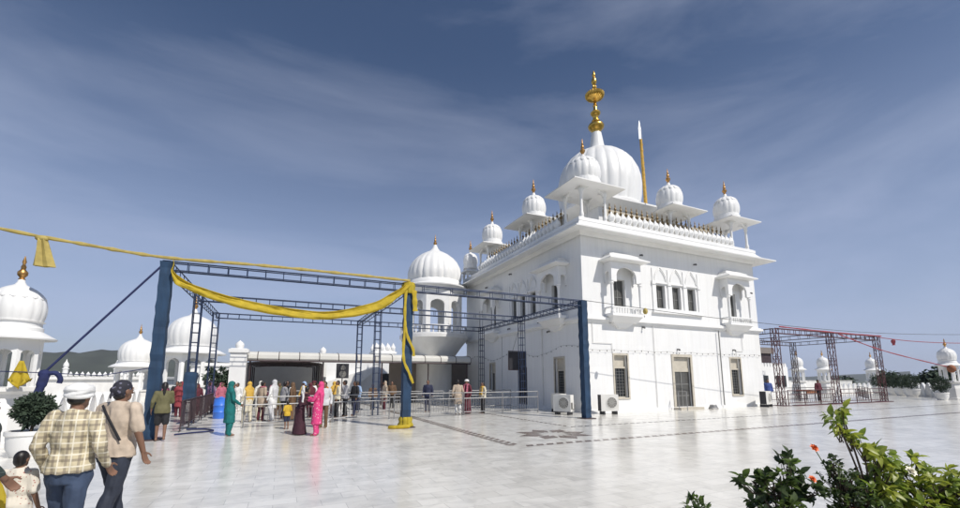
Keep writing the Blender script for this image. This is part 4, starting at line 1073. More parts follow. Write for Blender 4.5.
mb = MB(); mb.lathe([(.14, 0), (.19, .36), (.20, .38), (.17, .38), (.13, .04)], n=18, cap=False); mb.lathe([(.135, .02), (.01, .021)], n=18, cap=False); mb.build('body', M['yellow'], t, smooth=True)
mb = MB(); mb.tube([(.19*math.cos(a*PI/10), 0, .37+.15*math.sin(a*PI/10)) for a in range(11)], .008, n=5); mb.build('handle', M['rail'], t)
t = thing('loudspeaker', 'black loudspeaker on a pole above the queue under the shelter', 'loudspeaker', (3.35, 27.0, 0))
mb = MB(); mb.box(-.34, -.2, 1.85, .34, .2, 2.72); mb.build('cabinet', M['black'], t)
mb = MB()
for z, r in ((2.10, .2), (2.48, .15)):
    st = mb.mark(); mb.lathe([(r, 0), (r, .02), (r*.3, .01), (0.01, .03)], n=20); mb.xf(Matrix.Translation((0, -.201, z)) @ Matrix.Rotation(PI/2, 4, 'X'), st)
mb.build('cone', M['acgrey'], t)
mb = MB(); mb.tube([(0, 0, 0), (0, 0, 1.85)], .03, n=8)
for k in range(3): mb.tube([(0, 0, .5), (.45*math.cos(k*2.1), .45*math.sin(k*2.1), .02)], .02, n=6)
mb.build('stand', M['rust'], t)
t = thing('notice_board', 'dark notice board hung on the truss leg before the side door', 'board', (12.95, 22.6, 0))
mb = MB(); mb.box(-.55, -.04, 2.36, .62, .04, 3.42); mb.build('panel', M['black'], t)
mb = MB(); mb.tube([(-.58, -.01, 2.33), (.65, -.01, 2.33), (.65, -.01, 3.45), (-.58, -.01, 3.45), (-.58, -.01, 2.33)], .03, n=4)
mb.tube([(-.3, 0, 3.42), (-.35, -1.2, 5.1)], .012, n=4); mb.tube([(.4, 0, 3.42), (-.25, -1.15, 5.1)], .012, n=4); mb.build('frame', M['rust'], t)
mb = MB(); mb.tube(interp([(-2.95, 16.6, .03), (-2.6, 16.9, .03), (-2.0, 17.3, .03), (-2.3, 18.0, .03), (-2.9, 18.2, .03)], 8), .025, n=7); tag(mb.build('hose', M['navy'], smooth=True), 'dark hose curled on the marble by the left barriers', 'hose')

# ------------------------------------------------------------------ red frame and the things at the right
rf = thing('awning_frame', 'dull red steel frame of lattice legs and beams right of the temple', 'frame', (30, 17.5, 0))
RX = [0, 6.6, 13.2]; RY = [0, 6.2]; RH = 5.15
def lattice(mb, x, y, h, w=.2):
    cs = [(x-w, y-w), (x+w, y-w), (x+w, y+w), (x-w, y+w)]
    for c_ in cs: mb.tube([(c_[0], c_[1], .025), (c_[0], c_[1], h)], .026, n=5)
    k = 8
    for s in range(4):
        a, b = cs[s], cs[(s+1) % 4]
        for i in range(k):
            z0, z1 = .03 + (h-.03)*i/k, .03 + (h-.03)*(i+1)/k
            mb.tube([(a[0], a[1], z0), (b[0], b[1], z1 if i % 2 == 0 else z0)], .014, n=4); mb.tube([(b[0], b[1], z0), (a[0], a[1], z1)], .014, n=4)
    mb.box(x-.42, y-.42, 0, x+.42, y+.42, .025)
for i, x in enumerate(RX):
    for j, y in enumerate(RY):
        mb = MB(); lattice(mb, x, y, RH, .17); mb.build('leg', M['redsteel'] if j == 0 else M['rust'], rf)
for j, y in enumerate(RY):
    for a, b in zip(RX, RX[1:]):
        mb = MB(); ladder(mb, (a, y-.12, RH-.34), (b, y-.12, RH-.34), (0, 0, .32), 10, .024, .016); ladder(mb, (a, y+.12, RH-.34), (b, y+.12, RH-.34), (0, 0, .32), 10, .024, .016); mb.build('beam', M['redsteel'] if j == 0 else M['rust'], rf)
for x in RX:
    mb = MB(); ladder(mb, (x-.12, 0, RH-.33), (x-.12, 6.2, RH-.33), (0, 0, .3), 9, .022, .015); ladder(mb, (x+.12, 0, RH-.33), (x+.12, 6.2, RH-.33), (0, 0, .3), 9, .022, .015); mb.build('beam', M['rust'], rf)
mb = MB(); twisted(mb, [(30.1, 17.2, 5.22), (36.7, 17.2, 5.12), (43.3, 17.2, 5.12)], .045); tag(mb.build('cloth_rope', M['redrope'], smooth=True), 'red cloth wound along the front beam of the red frame', 'rope')
mb = MB(); twisted(mb, [(37.0, 17.1, 5.0), (43, 16.95, 3.9), (52.6, 16.6, 2.75)], .04); tag(mb.build('cloth_rope', M['redrope'], smooth=True), 'red cloth rope sloping from the red frame down to the right tower', 'rope')
rb = MB(); rb.ell((0, 0, 0), (.28, .3, .34), 12, 8); tag(rb.build('cloth_bundle', M['terra'], loc=(52.35, 16.35, 2.6), smooth=True), 'reddish cloth bundle tied at the right tower', 'cloth')
mb = MB(); mb.tube(interp([(43.2, 17.4, 5.05), (48, 16.9, 4.85), (55, 16.4, 4.9), (66, 16, 5.3)], 10), .03, n=6); tag(mb.build('overhead_line', M['redrope'], smooth=True), 'dull red line running off right from the red frame top', 'cable')
mb = MB(); mb.lathe([(.06, .12), (.16, .02), (.15, -.12), (.08, -.28), (.13, -.36)], n=10, flute=.2, nf=5); tag(mb.build('cloth_knot', M['redrope'], loc=(45.2, 17.2, 4.82), smooth=True), 'small red tassel hanging on the line right of the red frame', 'cloth')
for i, (x0, y0, x1, y1, lb) in enumerate(((30.6, 17.4, 36.2, 17.4, 'low red railing between the first two red frame legs'), (37.0, 17.4, 42.8, 17.3, 'low red railing between the last two red frame legs'))):
    t = railing(x0, y0, x1, y1, lb, h=1.0, m='redsteel', bars=.22, group='railings round the red frame')
for i, (x0, y0, x1, y1, lb) in enumerate(((31, 20.6, 42.6, 20.8, 'long dark railing inside the red frame'), (43.5, 18.6, 50.5, 22.4, 'dark railing right of the red frame legs'))):
    railing(x0, y0, x1, y1, lb, h=1.05, m='rust', bars=.25, group='railings round the red frame')
mb = MB(); mb.box(30.5, 16.85, 0.004, 43.0, 17.15, .05); tag(mb.build('red_carpet', M['redsteel']), 'narrow red mat lying along the foot of the red frame', 'carpet')
# crenellated low building with dark awning
cb = thing('low_building', 'low white crenellated building with dark awning behind the red frame', 'building', (40.5, 26, 0))
mb = MB(); mb.box(-6, 0, 0, 5.6, 6, 2.95); mb.build('wall', M['white'], cb)
for i in range(26):
    mb = MB(); mb.prism([(-.16, -.1), (.16, -.1), (.16, .1), (-.16, .1)], 0, .22); mb.frustum((-.16, -.1, .16, .1), .22, (-.03, -.1, .03, .1), .38); mb.build('merlon', M['white'], cb, (-5.8+.445*i, .12, 2.95))
for x in (2.0, 3.9, 4.8): mb = MB(); mb.box(x-.33, -.05, 1.0, x+.33, -.005, 2.1); mb.build('window', M['glass'], cb)
mb = MB(); mb.box(-5, 1.2, 3.35, 5.2, 5, 4.35); mb.build('upper_room', M['rust'], cb)
mb = MB(); mb.box(-5.2, 1.0, 4.35, 5.4, 5.2, 4.95); mb.build('roof_screen', M['shade2'], cb)
t = thing('red_table', 'orange-red cloth covered table behind the red frame railing', 'table', (40.6, 21.6, 0))
mb = MB(); mb.box(-.7, -.4, .74, .7, .4, .80); mb.box(-.72, -.42, .55, .72, -.41, .81); mb.build('tabletop', M['terra'], t)
for sx in (-.62, .62):
    for sy in (-.32, .32): mb = MB(); mb.tube([(sx, sy, 0), (sx, sy, .74)], .025, n=6); mb.build('leg', M['rust'], t)

# ------------------------------------------------------------------ plants
LEAF = [(0, 0), (.22, .35), (.30, .55), (.22, .8), (0, 1.0)]
def leaf(mb, p, d, nrm, L, W, curl=.25, mi=0):
    d = d.normalized(); s = d.cross(nrm)
    if s.length < 1e-4: return
    s.normalize(); n_ = s.cross(d); mb.cur = mi
    o = len(mb.v); base = p
    mid = []; 
    for t, w in ((0, .06), (.25, .75), (.5, 1.0), (.75, .72), (1, .02)):
        c = base + d*(L*t) - n_*(curl*L*t*t)
        for k in (-1, 0, 1): mb.v.append(tuple(c + s*(k*W*.5*w) + n_*(abs(k)*W*.16*w)))
    for i in range(4):
        for k in (0, 1):
            a = o + i*3 + k; mb.f.append((a, a+1, a+4, a+3)); mb.mi.append(mi)
def rnd_dir(rng, up=0.0):
    while True:
        v = Vector((rng.uniform(-1, 1), rng.uniform(-1, 1), rng.uniform(-1, 1)))
        if .05 < v.length < 1: break
    v.normalize(); v.z += up; return v.normalized()
def shrub(name, label, loc, blobs, nleaf, L, W, mats, seed, droop=.3, up=.25, twig=True, cat='shrub', leafname='foliage', base=(0, 0, 0)):
    """blobs: (centre, radii) in local space, twigs run from base to each leaf cluster"""
    rng = random.Random(seed); t = thing(name, label, cat, loc)
    mb = MB(); st = MB()
    tot = sum(b[1][0]*b[1][1]*b[1][2] for b in blobs)
    for c, r in blobs:
        c = Vector(c); n_ = max(6, int(nleaf*(r[0]*r[1]*r[2])**.67/sum((b[1][0]*b[1][1]*b[1][2])**.67 for b in blobs)))
        cl = max(3, n_//7)
        if twig: st.tube(interp([base, (c.x*.25, c.y*.25, c.z*.45), tuple(c)], 5), [.011-.0006*q_ for q_ in range(11)], n=6)
        for k in range(cl):
            v = rnd_dir(rng); q = rng.uniform(.45, 1.0)
            p = c + Vector((v.x*r[0]*q, v.y*r[1]*q, v.z*r[2]*q))
            if twig:
                b0 = c*.85 + Vector((rng.uniform(-.02, .02), rng.uniform(-.02, .02), -.04)); m_ = b0.lerp(p, .55) + Vector((rng.uniform(-.02, .02), rng.uniform(-.02, .02), -.015))
                st.tube([b0, m_, p], [.005, .004, .002], n=5)
            ax = (v + Vector((0, 0, .6))).normalized()
            mi = rng.choices(range(len(mats)), weights=[3]+[2]*(len(mats)-1))[0] if len(mats) > 1 else 0
            for j in range(7):
                d_ = (rnd_dir(rng, up)*1.0 + ax*.55).normalized(); s = rng.uniform(.65, 1.15)
                leaf(mb, p + rnd_dir(rng)*L*.25, d_, (Vector((0, 0, 1)) + rnd_dir(rng)*.6).normalized(), L*s, W*s, droop*rng.uniform(.2, 1.5), mi)
    f_ = mb.build(leafname, mats, t, smooth=True, angle=None)
    if twig: st.build('stem', M['bark'], t, smooth=True)
    return t
def flower(parent, p, r, m, name='flower', rng=random.Random(5)):
    mb = MB()
    for ring, (n_, tilt, rr) in enumerate(((7, .35, 1.0), (6, .8, .8), (5, 1.25, .55))):
        for k in range(n_):
            a = 2*PI*k/n_ + ring*.5; d_ = Vector((math.cos(a)*math.cos(tilt), math.sin(a)*math.cos(tilt), math.sin(tilt)))
            leaf(mb, Vector((0, 0, 0)), d_, Vector((0, 0, 1)) if tilt < 1 else Vector((math.cos(a), math.sin(a), .2)), r*rr, r*.75, .25)
    return mb.build(name, m, parent, p, smooth=True, angle=None, rot=(math.radians(52), 0, math.radians(-15)))
# planter bed below the camera: kerb, soil
t = thing('planter_bed', 'low stone planter bed at the lower right corner', 'planter', (4.9, 2.35, 0))
def bedpt(a, b): return (a*.907 + b*.4207, -a*.4207 + b*.907)
mb = MB(); mb.prism([bedpt(*p) for p in ((-2.6, -1.0), (1.9, -1.0), (1.9, .42), (-2.6, .42))], 0, .34); mb.build('kerb', M['old'], t)
mb = MB(); mb.prism([bedpt(*p) for p in ((-2.5, -.9), (1.8, -.9), (1.8, .34), (-2.5, .34))], .344, .36); mb.build('soil', M['soil'], t)
shrub('shrub', 'low dark green tuft alone at the bottom edge of the photo', (3.30, 2.70, .36), [((0, 0, .27), (.10, .10, .08)), ((.02, 0, .16), (.08, .08, .10))], 120, .075, .032, [M['leafd'], M['leafb']], 11)
shrub('shrub', 'dark green shrub with broad leaves left of the orange flowers', (3.92, 2.42, .36), [((-.20, .05, .48), (.17, .13, .09)), ((0, 0, .46), (.20, .16, .13)), ((.13, -.06, .56), (.12, .12, .14)), ((.27, -.14, .44), (.13, .1, .12)), ((.0, .0, .28), (.24, .18, .15)), ((.1, -.05, .36), (.2, .15, .12))], 560, .09, .05, [M['leafd'], M['leafb']], 23, up=.35)
of = shrub('flowering_shrub', 'small leaved dark shrub carrying orange flowers', (4.45, 2.15, .36), [((0, 0, .46), (.20, .17, .16)), ((.05, -.05, .30), (.26, .2, .2)), ((-.08, .03, .62), (.07, .06, .06))], 1400, .045, .024, [M['leafd'], M['leafb']], 31)
for p, r in (((-.20, .10, .75), .040), ((-.24, .12, .49), .036), ((-.10, -.1, .26), .035)):
    flower(of, p, r, M['orange'])
    mb = MB(); mb.tube(interp([p, (p[0]*.7, p[1]*.6, p[2]-.16), (p[0]*.3, 0, .28)], 5), .004, n=5); mb.build('flower_stalk', M['leafb'], of)
shrub('climbing_shrub', 'tall arching light green shrub rising above the orange flowers', (4.62, 2.05, .36), [((-.22, .08, .99), (.09, .07, .07)), ((-.17, .06, 1.07), (.045, .04, .05)), ((-.12, .05, .90), (.06, .06, .05)), ((-.02, 0, .80), (.11, .10, .13)), ((.08, -.03, .66), (.15, .12, .12)), ((.15, -.05, .55), (.14, .12, .12)), ((.05, 0, .42), (.16, .14, .14)), ((.0, .0, .22), (.2, .16, .16)), ((.20, -.08, .36), (.16, .14, .14))], 640, .085, .045, [M['leafm'], M['leafy']], 47, droop=.6, up=-.05)
ys = shrub('flowering_shrub', 'yellow green shrub with one cream flower at the lower right', (5.02, 1.86, .36), [((-.08, .03, .48), (.15, .13, .11)), ((.10, -.05, .50), (.17, .14, .10)), ((.28, -.14, .46), (.17, .14, .12)), ((.02, 0, .30), (.3, .2, .16)), ((.0, .02, .64), (.05, .04, .04)), ((.18, -.08, .36), (.25, .18, .14))], 760, .078, .042, [M['leafy'], M['leafm']], 53, up=.2)
flower(ys, (-.21, -.02, .58), .048, M['petal'])

def tree(label, loc, h, r, seed, m, n=900, L=.5):
    rng = random.Random(seed); t = thing('tree', label, 'tree', loc, 0, None)
    tr = MB(); tr.tube([(0, 0, 0), (.1, 0, h*.3), (.05, .1, h*.6)], [h*.035, h*.025, h*.012], n=8)
    mb = MB()
    cs = [Vector((rng.uniform(-1, 1)*r*.6, rng.uniform(-1, 1)*r*.6, h*rng.uniform(.42, .92))) for _ in range(11)]
    for c in cs:
        tr.tube([(0, 0, h*.3), c*.6 + Vector((0, 0, h*.12)), c], [h*.018, h*.010, h*.004], n=5)
        rr = r*rng.uniform(.35, .6)*(1.15-abs(c.z/h-.6))
        for k in range(n//11):
            v = rnd_dir(rng); p = c + v*rr*rng.uniform(.55, 1.0); p.z = c.z + (p.z-c.z)*.7
            leaf(mb, p, rnd_dir(rng), (Vector((0, 0, 1))+rnd_dir(rng)*.7).normalized(), L*rng.uniform(.6, 1.3), L*.6, .2)
    tr.build('trunk', M['bark'], t, smooth=True); mb.build('crown', m, t)
    return t
for i, (x, y, z, h, r, lb) in enumerate(((97, 38, -6, 9.6, 3.2, 'dark green tree beyond the right parapet, beside the small tower'), (104, 35, -6, 10.0, 3.6, 'tallest dark green tree beyond the right parapet'), (109, 32, -6, 9.7, 3.3, 'dark green tree beyond the right parapet, right of the tallest one'), (115, 31, -6, 9.2, 3.2, 'dark green tree at the right end of the far clump'), (98, 48, -6, 8.0, 3.4, 'low far tree seen between the red frame and the tower'), (92, 56, -6, 7.9, 3.0, 'lower far tree behind the last red frame leg'))):
    tree(lb, (x, y, z), h, r, 60+i, M['conifer'], n=1500, L=.75)
for i, (x, y, h, r, lb) in enumerate(((-5.0, 41.5, 3.0, .75, 'small leafy tree before the low white building, left of the pier'), (-4.1, 42.0, 2.7, .7, 'second small leafy tree close left of the white pier'))):
    tree(lb, (x, y, 0), h, r, 80+i, M['conifer'], n=800, L=.22)
def potted(x, y, label, R=.55, potm='old', zs=0.0, group='round shrubs in white pots', seed=1, ph=.62, pr=.42):
    t = thing('potted_shrub', label, 'potted plant', (x, y, 0), 0, group)
    mb = MB(); mb.lathe([(pr*.7, 0), (pr*.95, ph*.35), (pr, ph*.8), (pr*1.08, ph*.85), (pr*1.08, ph), (pr*.9, ph), (pr*.88, ph*.9)], n=24, cap=False); mb.lathe([(pr*.7, 0.005), (0.01, .006)], n=24, cap=False); mb.build('pot', M[potm], t, smooth=True)
    mb = MB(); mb.lathe([(pr*.87, ph*.9), (0.01, ph*.92)], n=24, cap=False); mb.build('soil', M['soil'], t)
    rng = random.Random(seed); mb = MB(); c = Vector((0, 0, ph+.2+R*.8))
    for k in range(2600):
        v = rnd_dir(rng); q = R*rng.uniform(.45, 1.0)*(1+.38*noise.noise(v*2.3+Vector((seed, 0, 0))))
        leaf(mb, c + v*q, (v+rnd_dir(rng)*.8).normalized(), rnd_dir(rng), .11*rng.uniform(.6, 1.2), .045, .1)
    mb.build('foliage', M['conifer'], t)
    mb = MB(); mb.tube([(0, 0, ph*.9), (.03, 0, ph+.2), (0, 0, ph+.2+R)], [.035, .03, .015], n=6); mb.build('stem', M['bark'], t)
    return t
potted(-5.2, 13.6, 'clipped dark shrub in a white tub near the closest tower', R=.33, seed=3, group=None, ph=.58, pr=.40)
for i, lb in enumerate(('round shrub in a white pot nearest the far small tower', 'round potted shrub second from the far small tower', 'round potted shrub in the middle of the row by the parapet', 'round potted shrub fourth along the parapet row', 'round potted shrub at the near end of the parapet row')):
    u = (i+.2)/5; potted(66.3 + (55.0-66.3)*u, 27.4 + (19.5-27.4)*u, lb, R=.72, seed=20+i, ph=.75, pr=.6)
potted(49.6, 16.3, 'bushy potted shrub left of the right hand tower', R=.6, seed=41); potted(51.6, 14.9, 'bushy potted shrub in front of the right hand tower', R=.6, seed=42)
# ------------------------------------------------------------------ people
def remeshed(mb, name, mats, voxel, parent, smooth=3, wrinkle=0.0, seed=0):
    me = mb.mesh(name, mats); o = D.objects.new(name, me); COL.objects.link(o)
    r = o.modifiers.new('r', 'REMESH'); r.mode = 'VOXEL'; r.voxel_size = voxel
    s = o.modifiers.new('s', 'SMOOTH'); s.iterations = smooth; s.factor = .5
    dg = bpy.context.evaluated_depsgraph_get(); dg.update()
    nm = D.meshes.new_from_object(o.evaluated_get(dg)); nm.name = name
    D.objects.remove(o); D.meshes.remove(me)
    if not nm.materials:
        for m in (mats if isinstance(mats, (list, tuple)) else [mats]): nm.materials.append(m)
    if wrinkle:
        k = Vector((seed*3.1, seed*1.7, seed*.9))
        nrm = [v.normal.copy() for v in nm.vertices]
        for v, n_ in zip(nm.vertices, nrm):
            q = v.co
            v.co = q + n_*wrinkle*(noise.noise(Vector((q.x*9, q.y*9, q.z*5))+k) + .6*noise.noise(Vector((q.x*19, q.y*19, q.z*9 + q.x*6))+k))
    nm.polygons.foreach_set('use_smooth', [True]*len(nm.polygons)); nm.update()
    o = D.objects.new(name, nm); COL.objects.link(o); o.parent = parent
    return o
def loft(mb, secs, n=20):
    """secs = (cx, cy, z, rx, ry)"""
    idx = []
    for cx_, cy_, z, rx, ry in secs:
        ring = []
        for j in range(n):
            a = 2*PI*j/n; ring.append(len(mb.v)); mb.v.append((cx_+rx*math.cos(a), cy_+ry*math.sin(a), z))
        idx.append(ring)
    for a, b in zip(idx, idx[1:]):
        up_ = mb.v[b[0]][2] > mb.v[a[0]][2]
        for j in range(n):
            q = (a[j], a[(j+1) % n], b[(j+1) % n], b[j]); mb.f.append(q if up_ else tuple(reversed(q))); mb.mi.append(0)
    up_ = mb.v[idx[-1][0]][2] > mb.v[idx[0][0]][2]
    mb.f.append(tuple(reversed(idx[0])) if up_ else tuple(idx[0])); mb.mi.append(0)
    mb.f.append(tuple(idx[-1]) if up_ else tuple(reversed(idx[-1]))); mb.mi.append(0)
def cloth_mat(name, c, rough=.8, var=.18): return mat(name, c, rough, var=var, scale=7, bump=.3, bscale=22)
C = dict(teal=(.004, .13, .125), pink=(.62, .055, .19), maroon=(.10, .018, .03), darkmaroon=(.045, .012, .022), olive=(.13, .12, .055), black=(.015, .015, .018), cream=(.62, .57, .44), white=(.74, .74, .72),
         mustard=(.58, .36, .06), beige=(.42, .34, .26), grey=(.32, .32, .34), brown=(.13, .075, .04), navy=(.02, .025, .06), denim=(.035, .055, .10), ddenim=(.022, .028, .045), orange=(.52, .20, .03), lblue=(.32, .45, .66), purple=(.20, .12, .22),
         tan=(.50, .41, .32), dgreen=(.03, .06, .045), rose=(.42, .12, .17), blue=(.05, .09, .28), yellow=(.56, .36, .03), lightgrey=(.55, .55, .56), offwhite=(.66, .64, .58), red=(.26, .04, .05))
CM = {k: cloth_mat(k+'_cloth', v) for k, v in C.items()}
CM['plaid'] = plaid_mat('cream_plaid_cloth', (.52, .45, .30), (.17, .14, .11), (.74, .69, .56))
CM['greencheck'] = plaid_mat('green_check_cloth', (.035, .055, .05), (.012, .02, .02), (.10, .13, .12), .06)
CM['floral'] = spots_mat('white_floral_cloth', (.66, .62, .54), (.42, .20, .17), 22, .23)
CM['pinkdots'] = spots_mat('pink_dotted_cloth', (.62, .05, .19), (.72, .55, .55), 15, .2)
CM['print'] = spots_mat('black_print_cloth', (.022, .022, .032), (.13, .13, .18), 24, .30)

def hand(mb, w, fwd, side, s=1.0, curl=.5):
    """palm, four fingers, thumb; w wrist, fwd along forearm, side towards the thumb"""
    w = Vector(w); f = Vector(fwd).normalized(); sd = Vector(side); sd = (sd - f*sd.dot(f)).normalized(); pn = f.cross(sd)
    c = w + f*.045*s
    for k in (-.024, -.008, .008, .024): mb.capsule(w + sd*k*.6*s, w + f*.085*s + sd*k*s, .015*s, .0125*s, 8)
    for k, (o, l) in enumerate(((.027, .068), (.009, .078), (-.009, .072), (-.027, .056))):
        b = w + f*.085*s + sd*o*s; d1 = (f + pn*curl*.5).normalized(); m_ = b + d1*l*.5*s; d2 = (f + pn*curl*1.6).normalized(); e = m_ + d2*l*.5*s
        mb.capsule(b, m_, .0098*s, .009*s, 7); mb.capsule(m_, e, .009*s, .0075*s, 7)
    b = w + f*.025*s + sd*.028*s; m_ = b + (f*.7 + sd*.75 + pn*.2).normalized()*.045*s; e = m_ + (f + sd*.15 + pn*.35).normalized()*.035*s
    mb.capsule(b, m_, .0125*s, .0105*s, 7); mb.capsule(m_, e, .0105*s, .0085*s, 7)
PCOUNT = [0]
def person(label, x, y, face, h, top, bottom, head, arms=None, stride=0.0, fat=1.0, top_len=.82, sleeve=1.0, bottom_kind='trousers', vox=.017, group=None, lean=0.0, turn=0.0, headtilt=0.0, child=False, z0=0.0, scarf=None):
    """face: heading of the chest in degrees from +Y towards -X (ccw). head = (kind, colour)"""
    PCOUNT[0] += 1; sd_ = PCOUNT[0]
    t = thing('person', label, 'person', (x, y, z0), math.radians(face), group)
    s = h/1.70; t.scale = (s, s, s)
    arms = arms or {}
    hw = .185*fat if not child else .17
    def dflt(sg):
        return ((sg*(hw+.07), -.03, 1.13), (sg*(hw+.085), .07, .885))
    A = {sg: arms.get(sg, dflt(sg)) for sg in (-1, 1)}
    LN = lambda z: lean*max(0, z-.9)
    sh = {sg: Vector((sg*hw, LN(1.4)-.005, 1.395)) for sg in (-1, 1)}
    feet = {-1: stride*.5, 1: -stride*.5}
    body = MB()
    # trunk
    loft(body, [(0, 0, .80, .15*fat, .105*fat), (0, -.01, .92, .165*fat, .115*fat), (0, LN(1.08), 1.08, .14*fat, .10*fat), (0, LN(1.25), 1.25, .165*fat, .11*fat), (0, LN(1.36), 1.36, .165*fat, .095), (0, LN(1.43)-.01, 1.43, .10, .07), (0, LN(1.47), 1.47, .055, .055)])
    body.capsule((0, LN(1.42)-.01, 1.42), (0, LN(1.54)+.01, 1.54), .055, .052)
    legj = {}
    for sg in (-1, 1):
        hp = Vector((sg*.09*fat, 0, .86)); fy = feet[sg]; lift = .0 if fy >= 0 else .05
        kn = Vector((sg*.095, fy*.55 + .03, .475)); an = Vector((sg*.095, fy, .085 + lift*.6))
        legj[sg] = (hp, kn, an)
        body.capsule(hp, kn, .078*fat, .054); body.capsule(kn, an, .053, .036)
        body.capsule(an + Vector((0, -.035, -.045)), an + Vector((sg*.012, .145, -.055 - lift*.3)), .035, .026, 8)
        body.capsule(an, an + Vector((0, -.03, -.045)), .036, .034, 8)
        e, w = Vector(A[sg][0]), Vector(A[sg][1])
        body.capsule(sh[sg], e, .050, .040); body.capsule(e, w, .040, .027)
        side = Vector((0, 1, .15)) if abs((w-e).normalized().y) < .85 else Vector((-sg*.3, 0, 1))
        hand(body, w, (w-e), side)
    hc = Vector((0, LN(1.57) + .015 + .05*lean, 1.585)); st = body.mark()
    body.ell((0, 0, .012), (.074, .094, .112), 18, 12); body.ell((0, .028, -.06), (.055, .062, .058), 14, 9)
    body.capsule((0, .088, .015), (0, .106, -.018), .010, .015, 8)
    for sg in (-1, 1): body.ell((sg*.076, -.008, -.005), (.012, .026, .034), 9, 7)
    body.ell((0, .085, .035), (.05, .016, .012), 10, 6)
    HM = Matrix.Translation(hc) @ Matrix.Rotation(math.radians(turn), 4, 'Z') @ Matrix.Rotation(-math.radians(headtilt), 4, 'X')
    body.xf(HM, st)
    bo = remeshed(body, 'body', M['skin'], vox if vox > .01 else .0065, t, 2)
    for sg in (-1, 1):
        e_ = MB(); e_.ell((sg*.031, .083, .012), (.013, .009, .008), 10, 6); e_.xf(HM); e_.build('eye', M['eye'], bo, smooth=True)
    m_ = MB(); m_.ell((0, .088, -.052), (.022, .008, .007), 10, 6); m_.xf(HM); m_.build('mouth', M['lip'], bo, smooth=True)
    # lower garment
    if bottom:
        g_ = MB()
        if bottom_kind == 'skirt':
            loft(g_, [(0, .02, .03, .27, .24), (0, .01, .10, .265, .23), (0, 0, .45, .22, .18), (0, -.01, .80, .185, .145), (0, -.01, 1.0, .155, .115)])
        else:
            bag = {'trousers': (.098, .071, .060), 'salwar': (.115, .10, .062), 'shorts': (.105, .09, .085)}[bottom_kind]
            loft(g_, [(0, -.005, .80, .165*fat, .125*fat), (0, -.015, .90, .18*fat, .13*fat), (0, -.005, 1.0, .165*fat, .12*fat), (0, 0, 1.04, .155*fat, .112*fat)])
            for sg in (-1, 1):
                hp, kn, an = legj[sg]
                if bottom_kind == 'shorts':
                    g_.capsule(hp, hp.lerp(kn, .85), bag[0]*fat, bag[1])
                else:
                    g_.capsule(hp, kn, bag[0]*fat, bag[1]); g_.capsule(kn, an + Vector((0, -.01, .0)), bag[1], bag[2]); g_.capsule(an + Vector((0, 0, .03)), an + Vector((0, .015, -.02)), bag[2]+.004, bag[2]+.006)
        remeshed(g_, {'skirt': 'skirt', 'trousers': 'trousers', 'salwar': 'trousers', 'shorts': 'shorts'}[bottom_kind], CM[bottom], vox, t, 3, .010 if vox > .01 else .016, sd_)
    # upper garment
    g_ = MB(); zl = top_len; hem = []
    if zl < .7: hem = [(0, .01, zl, .205*fat, .165*fat), (0, 0, (zl+.85)/2, .195*fat, .15*fat)]
    loft(g_, hem + [(0, -.005, max(zl, .80), .205*fat, .16*fat), (0, -.01, .96, .20*fat, .152*fat), (0, LN(1.08), 1.08, .168*fat, .125*fat), (0, LN(1.25), 1.25, .188*fat, .132*fat), (0, LN(1.36), 1.36, .185*fat, .118), (0, LN(1.42)-.01, 1.425, .13, .09), (0, LN(1.46)-.005, 1.47, .075, .074)])
    for sg in (-1, 1):
        e, w = Vector(A[sg][0]), Vector(A[sg][1])
        if sleeve > .5:
            g_.capsule(sh[sg], e, .068*fat, .056); g_.capsule(e, e.lerp(w, sleeve*.98), .056, .043)
        else: g_.capsule(sh[sg], sh[sg].lerp(e, sleeve*2), .068*fat, .064*fat)
        g_.capsule((0, LN(1.38), 1.38), sh[sg], .075, .066)
    remeshed(g_, {True: 'dress', False: 'shirt'}[zl < .7], CM[top], vox, t, 3, .012 if vox > .01 else .020, sd_+.5)
    # head wear
    kind, hcol = head
    g_ = MB()
    def put(mesh_name, material, voxel=None):
        g_.xf(HM); return remeshed(g_, mesh_name, material, voxel or min(vox, .011), t, 2)
    if kind in ('hair', 'longhair', 'bun'):
        g_.ell((0, -.022, .035), (.084, .092, .103), 18, 12); g_.ell((0, -.04, -.01), (.078, .07, .09), 14, 10)
        if kind == 'longhair': g_.capsule((0, -.085, .0), (0, -.115, -.30), .055, .03)
        if kind == 'bun': g_.ell((0, -.125, .01), (.045, .045, .045), 12, 8)
        put('hair', M['hair'])
    elif kind == 'turban':
        g_.ell((0, -.012, .07), (.096, .114, .075), 20, 12)
        for k, (tilt, zz, rr) in enumerate(((.28, .055, .092), (-.22, .065, .093), (.10, .095, .086), (.3, .03, .089))):
            st = g_.mark(); g_.tube([(rr*math.cos(a*PI/12), 1.14*rr*math.sin(a*PI/12), 0) for a in range(25)], .022, n=8)
            g_.xf(Matrix.Translation((0, -.012, zz)) @ Matrix.Rotation(tilt*(.6 if k % 2 else 1), 4, 'X') @ Matrix.Rotation(.12*(k-1.5), 4, 'Y'), st)
        put('turban', CM[hcol])
        g_ = MB(); g_.ell((0, -.035, -.015), (.076, .068, .06), 14, 9); put('hair', M['hair'])
    elif kind == 'patka':
        g_.ell((0, -.014, .04), (.083, .10, .095), 18, 12); g_.ell((0, -.045, -.005), (.08, .07, .07), 14, 9); g_.ell((.0, -.115, .02), (.04, .03, .035), 10, 7)
        g_.capsule((0, -.12, .0), (.02, -.15, -.07), .018, .012)
        put('head_cloth', CM[hcol])
        g_ = MB(); g_.ell((0, -.04, -.055), (.068, .055, .045), 12, 8); put('hair', M['hair'])
    elif kind == 'veil':
        g_.ell((0, -.03, .03), (.098, .105, .112), 18, 12); g_.ell((0, -.05, -.05), (.098, .085, .12), 16, 10); g_.xf(HM)
